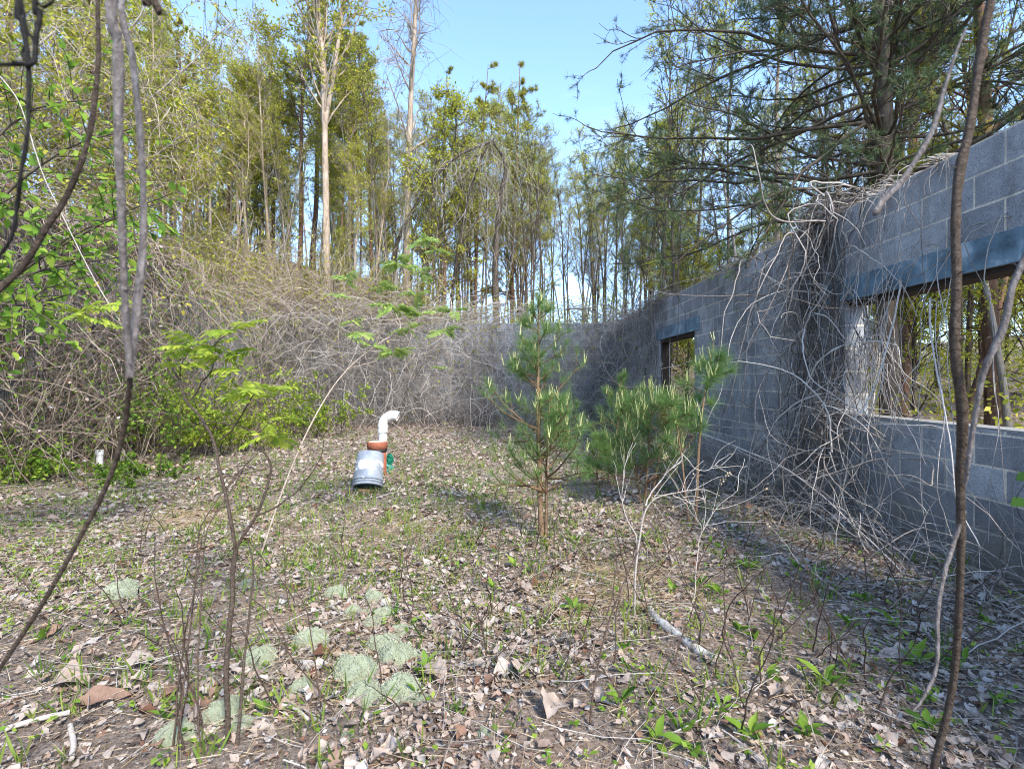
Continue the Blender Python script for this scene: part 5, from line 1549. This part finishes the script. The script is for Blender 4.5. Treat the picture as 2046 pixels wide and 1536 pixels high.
LICH = [
    (225, 1212, 75, 'flat lichen cushion apart from the others at far left'), (612, 1296, 84, 'round lichen cushion upper left of the largest cluster'),
    (507, 1336, 76, 'tall lichen cushion tucked against the sapling stem'), (697, 1372, 106, 'biggest pale lichen cushion in the foreground'),
    (597, 1394, 56, 'small lichen cushion left of the biggest one'), (668, 1190, 52, 'faded lichen cushion at the back of the patch'),
    (740, 1196, 46, 'lichen cushion at the back right of the patch'), (701, 1219, 36, 'little lichen ball left of a tight trio'),
    (723, 1224, 30, 'smallest middle lichen ball of a tight trio'), (760, 1230, 50, 'right hand lichen ball of a tight trio'),
    (738, 1244, 44, 'lichen cushion in front of the tight trio'), (760, 1300, 76, 'ragged lichen cushion above the grey curled leaf'),
    (783, 1334, 92, 'broad low lichen cushion behind the biggest one'), (818, 1326, 52, 'lichen cushion at the right end of the broad low one'),
    (722, 1420, 88, 'lichen cushion directly in front of the biggest one'), (796, 1414, 98, 'wide lichen cushion beside the big curled leaf'),
    (838, 1418, 42, 'small lichen cushion at the right tip of the wide one'), (691, 1490, 26, 'tiny lichen cushion near the bottom edge'),
    (966, 1488, 34, 'lone little lichen cushion at bottom centre'), (797, 1262, 46, 'thin lichen cushion right of the tight trio'),
    (434, 1446, 86, 'greyish lichen cushion left of the sapling base'), (335, 1484, 78, 'lichen cushion partly under a brown leaf at lower left'),
    (486, 1186, 36, 'small pale lichen cushion beside the upper sapling stem'), (475, 1466, 50, 'lichen cushion right behind the sapling base')]
for k, (x, y, w, lab) in enumerate(LICH):
    p = gp(x, y); rr = w * .5 * p[1] / FPX
    o = bpy.data.objects.new('lichen_cushion', LM[k % 4]); COL.objects.link(o)
    o.location = (float(p[0]), float(p[1] + rr * .7), float(H(p[0], p[1] + rr * .7) - .06 * rr))
    o.scale = (rr * .92, rr * rng.uniform(.7, .82), rr * rng.uniform(1.1, 1.35)); o.rotation_euler = (0, 0, float(rng.uniform(-.3, .3) + (3.14 if rng.random() > .5 else 0)))
    tag(o, lab, 'lichen', 'lichen cushions on the floor')

# ------------------------------------------------------------------ ground cover
rng = np.random.default_rng(601)
def floor_pts(n, y0, y1, xmin=-6.2, xmax=2.85, wedge=1.15, pw=1.0):
    out = []
    tot = 0
    while tot < n:
        y = y0 + (y1 - y0) * rng.random(n * 2) ** pw; x = rng.uniform(xmin, xmax, n * 2)
        k = np.abs(x) < y * wedge + .5
        p = np.stack([x[k], y[k]], -1); out.append(p); tot += len(p)
    return np.concatenate(out)[:n]


def litter(mb, P, Lr, seg, lift=.02):
    n = len(P)
    z = H(P[:, 0], P[:, 1]) + rng.uniform(.003, lift, n)
    a = rng.uniform(0, 6.283, n)
    D = np.stack([np.cos(a), np.sin(a), rng.normal(0, .18, n)], -1)
    Nn = nrm(np.stack([rng.normal(0, .35, n), rng.normal(0, .35, n), np.ones(n)], -1))
    L = rng.uniform(*Lr, n) * rng.choice([.7, 1, 1, 1.25], n)
    u = np.linspace(0, 1, seg + 1)
    w = np.sin(math.pi * u ** .8) * (1 + .12 * np.cos(u * seg * math.pi))
    w[0] = .15; w[-1] = .1
    C = np.concatenate([P, z[:, None]], 1) - D * (L * .5)[:, None]
    leafgrid(mb, C, D, Nn, L, L * rng.uniform(.45, .8, n), rng, np.clip(rng.normal(.58, .24, n), 0, 1), seg, w, rng.uniform(-.4, .6, n), rng.uniform(-.4, .45, n), .09)


LP = []
def patch(x, y):
    return np.sin(2.1 * x + 1.3 * np.sin(1.7 * y)) * np.sin(1.9 * y + .8 * np.sin(2.3 * x + 1)) + .5 * np.sin(5.3 * x + 2 * y) * np.sin(4.7 * y - 1.5 * x)
def off_lichen(P):
    k = np.ones(len(P), bool)
    for (lx, ly, lr) in LP: k &= (P[:, 0] - lx) ** 2 + (P[:, 1] - ly) ** 2 > lr ** 2
    return P[k]
def thin(P):
    k = rng.random(len(P)) < np.clip(.75 + .7 * patch(P[:, 0], P[:, 1]) + .3 * sstep(1.0, 2.6, P[:, 0]) - .5 * np.exp(-((P[:, 0] + 1.2) ** 2 + (P[:, 1] - 4.3) ** 2) / .5), .22, 1)
    return off_lichen(P[k])
for (x, y, ww, _l) in LICH:
    p = gp(x, y); rr = ww * .5 * p[1] / FPX
    LP.append((p[0], p[1] + rr * .7, rr * .78))
mb = MB()
litter(mb, thin(floor_pts(22000, .9, 4.5)), (.018, .046), 4, .025)
litter(mb, thin(floor_pts(900, .9, 4.5)), (.05, .085), 7, .03)
litter(mb, thin(floor_pts(5200, .9, 5.5)), (.035, .062), 6, .035)
litter(mb, thin(floor_pts(28000, 4.3, 13.2)), (.035, .075), 3, .04)
# outside the openings and behind the walls
q = np.stack([rng.uniform(3.3, 12, 4000), rng.uniform(3, 16, 4000)], -1); litter(mb, q, (.07, .14), 3, .04)
q = np.stack([rng.uniform(-8, 6, 2500), rng.uniform(13.6, 19, 2500)], -1); litter(mb, q, (.08, .15), 3, .04)
mb.obj('leaf_litter', M['litter'], kind='stuff', label='carpet of curled dead leaves over the floor', cat='leaf litter')
mb = MB()
P0 = off_lichen(np.concatenate([floor_pts(38000, .95, 4.8), floor_pts(24000, 4.5, 13)]))
n = len(P0); l = rng.uniform(.008, .03, n) * (.7 + .06 * P0[:, 1])
leaf4(mb, np.concatenate([P0, (H(P0[:, 0], P0[:, 1]) + rng.uniform(.002, .02, n))[:, None]], 1), rng.normal(size=(n, 3)) * np.array([1, 1, .35]), l, l * .55, rng, np.clip(rng.normal(.45, .3, n), 0, 1), up=.9)
mb.obj('leaf_crumbs', M['litter'], kind='stuff', label='broken bits of dead leaf between the whole ones', cat='leaf litter')
# big grey curled leaves as things
bl = []
for k, (x, y, L, w, t, rz, lab) in enumerate([(858, 1370, .15, .09, .6, 2.6, 'large grey curled dead leaf beside the wide lichen cushion'), (195, 1415, .2, .07, .1, .5, 'long rolled red brown dead leaf at lower left'),
    (130, 1385, .13, .1, .3, .2, 'lobed tan dead leaf above the rolled one at lower left'), (275, 1340, .12, .08, .62, .9, 'crumpled pale dead leaf at left of the thin stalks'),
    (1010, 1380, .1, .08, .7, .3, 'round whitish dead leaf at bottom centre'), (1110, 1455, .13, .1, .6, 1.0, 'twisted grey dead leaf near the bottom edge right of centre'), (640, 1320, .08, .05, .05, .3, 'small rust red dead leaf among the lichen'),
    (1800, 1310, .13, .08, .6, 2.8, 'pale grey dead leaf flat on the floor at lower right')]):
    p = gp(x, y); m2 = MB()
    u = np.linspace(0, 1, 10); pr = np.sin(math.pi * u ** .8) * (1 + .16 * np.cos(u * 5 * math.pi)); pr[0] = .1
    D = np.array([[math.cos(rz), math.sin(rz), .12]]); z = float(H(p[0], p[1])) + .025
    leafgrid(m2, np.array([[p[0] - D[0, 0] * L * .5, p[1] - D[0, 1] * L * .5 + .03, z]]), D, np.array([[rng.normal(0, .2), -.35, 1.]]), np.array([L]), np.array([w]), rng, np.array([t]), 9, pr, np.array([.45]), np.array([.3]), .045)
    o = m2.obj('dead_leaf', M['litter'], label=lab, cat='dead leaf', group='large dead leaves on the floor')

# fallen twigs
mb = MB()
P0 = np.concatenate([floor_pts(1500, 1.0, 4.5), floor_pts(1500, 4.5, 13.2)])
n = len(P0)
a = rng.uniform(0, 6.283, n)
S = np.concatenate([P0, (H(P0[:, 0], P0[:, 1]) + rng.uniform(.01, .05, n))[:, None]], 1)
P = grow(rng, S, np.stack([np.cos(a), np.sin(a), rng.normal(.02, .1, n)], -1), rng.uniform(.1, .6, n), 7, .1, .0)
P[..., 2] = np.clip(P[..., 2], H(P[..., 0], P[..., 1]) + .004, H(P[..., 0], P[..., 1]) + .12)
P[..., 0] = np.clip(P[..., 0], LX + .03, RX - .03); P[..., 1] = np.minimum(P[..., 1], BY - .03)
stems(mb, rng, P, (.0012, .0032), tint=(0, 1))
mb.obj('fallen_twigs', M['vine_dry'], kind='stuff', label='thin dead twigs scattered over the leaves', cat='twigs')

# dead straw and pine straw lying flat
mb = MB()
P0 = np.concatenate([floor_pts(17000, 1.0, 4.8), floor_pts(9000, 4.5, 12.5)])
cl = np.array([gp(1230, 1150)[:2], gp(370, 1010)[:2], gp(1190, 1210)[:2], gp(620, 1310)[:2], gp(800, 1060)[:2]])
P0 = np.concatenate([P0] + [c + rng.normal(size=(500, 2)) * .22 for c in cl])
n = len(P0); a = rng.uniform(0, 6.283, n)
C = np.concatenate([P0, (H(P0[:, 0], P0[:, 1]) + rng.uniform(.005, .04, n))[:, None]], 1)
needles(mb, C, np.stack([np.cos(a), np.sin(a), rng.normal(.03, .18, n)], -1), rng.uniform(.05, .18, n), .0023, rng.uniform(0, 1, n), rng)
mb.obj('straw_litter', M['straw'], kind='stuff', label='dry straw and needles strewn between the leaves', cat='straw')

# green grass sprouts
mb = MB()
C1 = []
for (x, y, sx, sy, n) in [(800, 960, 280, 50, 560), (760, 1060, 240, 70, 330), (880, 910, 200, 25, 160), (560, 1080, 150, 70, 90), (950, 900, 150, 30, 80), (1150, 950, 150, 60, 80), (300, 960, 260, 45, 150), (150, 1050, 180, 80, 90), (1000, 1150, 500, 140, 160), (1300, 1250, 400, 150, 120), (300, 1300, 300, 150, 110)]:
    xx = rng.normal(x, sx, n); yy = np.maximum(rng.normal(y, sy, n), 850)
    dd = CAMZ * FPX / (yy - VY); C1.append(np.stack([(xx - VX) / FPX * dd, dd], -1))
C1 = np.concatenate(C1 + [floor_pts(450, 1.2, 12)])
C1 = C1[(C1[:, 0] > -6.1) & (C1[:, 0] < 2.8) & (C1[:, 1] < 13)]
C1 = off_lichen(C1)
nb = 6
n = len(C1) * nb
Cc = np.repeat(C1, nb, 0) + rng.normal(size=(n, 2)) * .022
C3 = np.concatenate([Cc, (H(Cc[:, 0], Cc[:, 1]))[:, None]], 1)
L = rng.uniform(.04, .13, n) * np.repeat(rng.uniform(.6, 1.25, len(C1)), nb)
D = nrm(np.stack([rng.normal(0, .38, n), rng.normal(0, .38, n), np.ones(n)], -1))
Nn = nrm(rng.normal(size=(n, 3)) + np.array([0, 0, .1]))
leafgrid(mb, C3, D, Nn, L, rng.uniform(.004, .009, n), rng, np.clip(np.repeat(rng.uniform(0, 1, len(C1)), nb) + rng.normal(0, .15, n), 0, 1), 3, np.array([.6, 1, .8, 0]), .2, rng.uniform(-.35, .35, n))
mb.obj('grass', M['grass'], kind='stuff', label='short green grass sprouts between the dead leaves', cat='grass')

# tiny broadleaf ground cover
mb = MB()
P0 = np.concatenate([floor_pts(1700, 1.0, 6), floor_pts(1400, 6, 12)])
xx = rng.normal(150, 200, 900); yy = np.maximum(rng.normal(1010, 110, 900), 880); dd = CAMZ * FPX / (yy - VY)
P0 = np.concatenate([P0, np.stack([(xx - VX) / FPX * dd, dd], -1)])
P0 = off_lichen(P0[(P0[:, 0] > -6.2) & (P0[:, 0] < 2.8)])
nb = 5; n = len(P0) * nb
Cc = np.repeat(P0, nb, 0) + rng.normal(size=(n, 2)) * .012
C3 = np.concatenate([Cc, (H(Cc[:, 0], Cc[:, 1]) + rng.uniform(.01, .05, n))[:, None]], 1)
l = rng.uniform(.012, .035, n)
leaf4(mb, C3, rng.normal(size=(n, 3)) * np.array([1, 1, .4]), l, l * .6, rng, rng.uniform(0, 1, n), up=1.5)
mb.obj('ground_cover', M['leaf_green'], kind='stuff', label='tiny green seedlings speckling the litter', cat='ground cover')

# low green and yellow undergrowth outside the openings
mb = MB()
q = np.concatenate([np.stack([rng.uniform(3.6, 22, 5200), rng.uniform(3, 26, 5200)], -1), np.stack([rng.uniform(-5, 9, 3200), rng.uniform(13.7, 24, 3200)], -1)])
nb = 8; n = len(q) * nb
Cc = np.repeat(q, nb, 0) + rng.normal(size=(n, 2)) * .12
C3 = np.concatenate([Cc, (H(Cc[:, 0], Cc[:, 1]) + rng.uniform(.02, 1.0, n) ** 1.6)[:, None]], 1)
l = rng.uniform(.04, .09, n)
leaf4(mb, C3, rng.normal(size=(n, 3)), l, l * .6, rng, rng.uniform(0, 1, n))
mb.obj('undergrowth', M['leaf_yg'], kind='stuff', label='low yellow green undergrowth beyond the walls', cat='undergrowth')

# broadleaf weeds as individuals
def weed_mesh(seed):
    rng = np.random.default_rng(seed)
    mb = MB(); n = rng.integers(5, 9)
    a = rng.uniform(0, 6.28) + np.arange(n) * 2.4
    D = nrm(np.stack([np.cos(a), np.sin(a), rng.uniform(.5, 1.5, n)], -1))
    Nn = nrm(np.stack([-np.cos(a) * .6, -np.sin(a) * .6, np.ones(n)], -1))
    L = rng.uniform(.03, .085, n)
    leafgrid(mb, np.stack([np.cos(a) * .006, np.sin(a) * .006, rng.uniform(.0, .04, n)], -1), D, Nn, L, L * rng.uniform(.3, .42, n), rng, rng.uniform(-.1, .75, n), 6, np.array([.12, .5, .9, 1, .85, .45, 0]), rng.uniform(.1, .5, n), rng.uniform(-.1, .6, n), .05)
    return mb.mesh('leaf', M['leaf_green'])
WM = [weed_mesh(700 + k) for k in range(9)]
weeds = [(855, 1345, 1.2), (1235, 1430, 1.25), (1310, 1500, 1.2), (1345, 1190, .9), (1440, 1195, 1.2), (1400, 1180, 1), (1495, 1150, 1.2), (1560, 1255, 1.1), (1475, 1270, 1), (1510, 1280, 1), (1700, 1255, 1.1), (1780, 1245, 1.3), (1690, 1330, 1), (1835, 1320, 1.3), (1930, 1330, 1.2), (1650, 1365, 1.2), (1530, 1360, 1), (1500, 1480, 1.1), (1360, 1475, 1), (1730, 1205, 1), (1630, 1150, .9), (1590, 1145, 1), (1030, 1130, .9), (1060, 1140, .9), (1145, 1220, 1), (1090, 1095, 1), (1150, 1090, .9), (915, 1130, .9), (790, 1225, .8), (805, 1305, .8), (835, 1410, .8), (985, 1170, .8), (1420, 1100, .9), (1290, 1090, .9), (700, 1110, .8), (625, 1140, .8), (250, 1265, .8), (330, 1440, .8), (365, 1410, .8), (530, 1440, .8), (90, 1300, .8), (1445, 1130, 1), (1860, 1450, 1), (1990, 1390, 1), (1610, 1470, 1), (1440, 1420, 1), (1240, 1310, .9), (1390, 1520, 1)]
for k, (x, y, s) in enumerate(weeds):
    p = gp(x, y)
    r = empty('broadleaf_weed', (p[0], p[1], float(H(p[0], p[1])) + .005), rng.uniform(0, 6.28), s,
              label='one of the green broadleaf weeds sprouting through the dead leaves', cat='weed', group='broadleaf weeds on the floor')
    r.rotation_euler = (float(rng.normal(0, .15)), float(rng.normal(0, .15)), float(rng.uniform(0, 6.28)))
    child('leaf', WM[k % 9], r)

# upright dead stalks as individuals
def stalk_mesh(seed):
    rng = np.random.default_rng(seed)
    mb = MB()
    P = grow(rng, [(0, 0, -.02)], [(rng.normal(0, .1), rng.normal(0, .1), 1)], 1.0, 16, .06, 0)
    tubes(mb, P, taper(.0036, .0014, 16), 5, .4)
    i2, t2, p2, a2 = sample(rng, P, 8, .25, 1)
    T = grow(rng, p2, spread(rng, a2, .6, .2), rng.uniform(.03, .16, 8), 5, .12, -.05)
    tubes(mb, T, taper(np.full(8, .0012), np.full(8, .0006), 5), 4, .4)
    return mb.mesh('dead_stalk', M['stalk'])
SM = [stalk_mesh(800 + k) for k in range(8)]
pts = [(370, 1500, .75), (345, 1490, .72), (352, 1480, .6), (405, 1480, .5), (565, 1330, .42), (590, 1210, .4), (490, 1330, .4), (640, 1430, .4), (815, 1240, .45), (822, 1230, .4), (800, 1180, .4), (760, 1390, .4), (870, 1110, .35), (912, 1150, .35), (680, 1450, .4), (960, 1280, .3)]
for _ in range(34): pts.append((rng.uniform(900, 1950), rng.uniform(1040, 1420), rng.uniform(.2, .5)))
for _ in range(26): pts.append((rng.uniform(1250, 1900), rng.uniform(1130, 1480), rng.uniform(.25, .6)))
for _ in range(22): pts.append((rng.uniform(1050, 1650), rng.uniform(1040, 1200), rng.uniform(.25, .5)))
for _ in range(18): pts.append((rng.uniform(60, 1000), rng.uniform(960, 1480), rng.uniform(.2, .5)))
for k, (x, y, s) in enumerate(pts):
    p = gp(x, y)
    o = bpy.data.objects.new('dead_stalk', SM[k % 8]); COL.objects.link(o)
    o.location = (float(p[0]), float(p[1]), float(H(p[0], p[1]))); o.scale = (1.0, 1.0, float(s)); o.rotation_euler = (0, 0, float(rng.uniform(0, 6.28)))
    tag(o, 'one of the thin dark dead stalks standing upright from the floor', 'dead stalk', 'upright dead stalks on the floor')

# dead grass tufts
for (x, y, n, Ls, lab) in [(372, 1040, 900, (.12, .34), 'orange tan tuft of flattened dead grass left of the forked sapling'), (1235, 1170, 420, (.1, .26), 'matted tuft of dead grass under the pale forked shrub'), (1180, 1215, 220, (.1, .22), 'small mat of dead grass left of the matted tuft')]:
    p = gp(x, y); mb = MB()
    a = rng.uniform(0, 6.283, n); S = np.stack([rng.normal(0, .2, n), rng.normal(0, .2, n), np.full(n, .01)], -1)
    P = grow(rng, S, np.stack([np.cos(a), np.sin(a), rng.uniform(.3, 1.2, n)], -1), rng.uniform(*Ls, n), 7, .15, .3)
    P[..., 2] = np.maximum(P[..., 2], .004)
    tubes(mb, P, taper(np.full(n, .0022), np.full(n, .001), 7), 3, rng.uniform(0, 1, n))
    o = mb.obj('dead_grass_tuft', M['straw'], label=lab, cat='dead grass'); o.location = (float(p[0]), float(p[1]), float(H(p[0], p[1])))

# ------------------------------------------------------------------ light, sky, camera
AZ, EL = RAD(-60), RAD(42)          # sun direction: azimuth from +x towards +y
sv = np.array([math.cos(EL) * math.cos(AZ), math.cos(EL) * math.sin(AZ), math.sin(EL)])
sun = bpy.data.lights.new('sun', 'SUN'); sun.energy = 2.0; sun.angle = RAD(9); sun.color = (1, .93, .82)
so = bpy.data.objects.new('sun', sun); COL.objects.link(so)
from mathutils import Vector
so.rotation_euler = Vector([-float(v) for v in sv]).to_track_quat('-Z', 'Y').to_euler()

w = bpy.data.worlds.new('World'); scene.world = w; w.use_nodes = True
nt = w.node_tree
bg = nt.nodes['Background']
sky = nt.nodes.new('ShaderNodeTexSky'); sky.sky_type = 'NISHITA'; sky.sun_disc = False
sky.sun_elevation = EL
sky.sun_rotation = math.pi / 2 - AZ      # blender: 0 = +Y, clockwise
sky.dust_density = .3; sky.air_density = 1.0; sky.ozone_density = 2.0
# thin high cloud low over the horizon
tc = nt.nodes.new('ShaderNodeTexCoord')
mp = nt.nodes.new('ShaderNodeMapping'); mp.inputs['Scale'].default_value = (.8, .8, 2.6)
nt.links.new(tc.outputs['Generated'], mp.inputs['Vector'])
cf = noise(nt, mp.outputs[0], 1.6, 6, .6, .5)
cl = ramp(nt, cf, [(.5, (0, 0, 0)), (.85, (.5, .5, .5))])
c = mix(nt, cl, sky.outputs[0], (2.6, 2.75, 2.95))
sg = nt.nodes.new('ShaderNodeSeparateXYZ'); nt.links.new(tc.outputs['Generated'], sg.inputs[0])
low = ramp(nt, sg.outputs['Z'], [(.0, (.62, .7, .82)), (.14, (.64, .73, .88)), (.4, (.92, .96, 1.0)), (.8, (.88, .94, 1.0))])
c = mix(nt, 1.0, c, low, 'MULTIPLY')
nt.links.new(c, bg.inputs['Color'])
bg.inputs['Strength'].default_value = .15

cam = bpy.data.cameras.new('camera'); co = bpy.data.objects.new('camera', cam); COL.objects.link(co)
co.location = (0, 0, CAMZ); co.rotation_euler = (math.pi / 2, 0, 0)
cam.sensor_width = 36; cam.sensor_fit = 'HORIZONTAL'
cam.lens = 36 * FPX / 2046
cam.shift_x = (1023 - VX) / 2046
cam.shift_y = -(768 - VY) / 2046
cam.clip_start = .05; cam.clip_end = 600
cam.dof.use_dof = True; cam.dof.focus_distance = 4.0; cam.dof.aperture_fstop = 4.5
scene.camera = co

scene.view_settings.view_transform = 'Standard'; scene.view_settings.look = 'None'
scene.view_settings.exposure = 1.86; scene.view_settings.gamma = 1
scene.view_settings.use_curve_mapping = False
scene.cycles.filter_width = 1.0
scene.cycles.max_bounces = 4; scene.cycles.diffuse_bounces = 2; scene.cycles.glossy_bounces = 1
scene.cycles.transmission_bounces = 2; scene.cycles.transparent_max_bounces = 4
scene.cycles.use_denoising = True
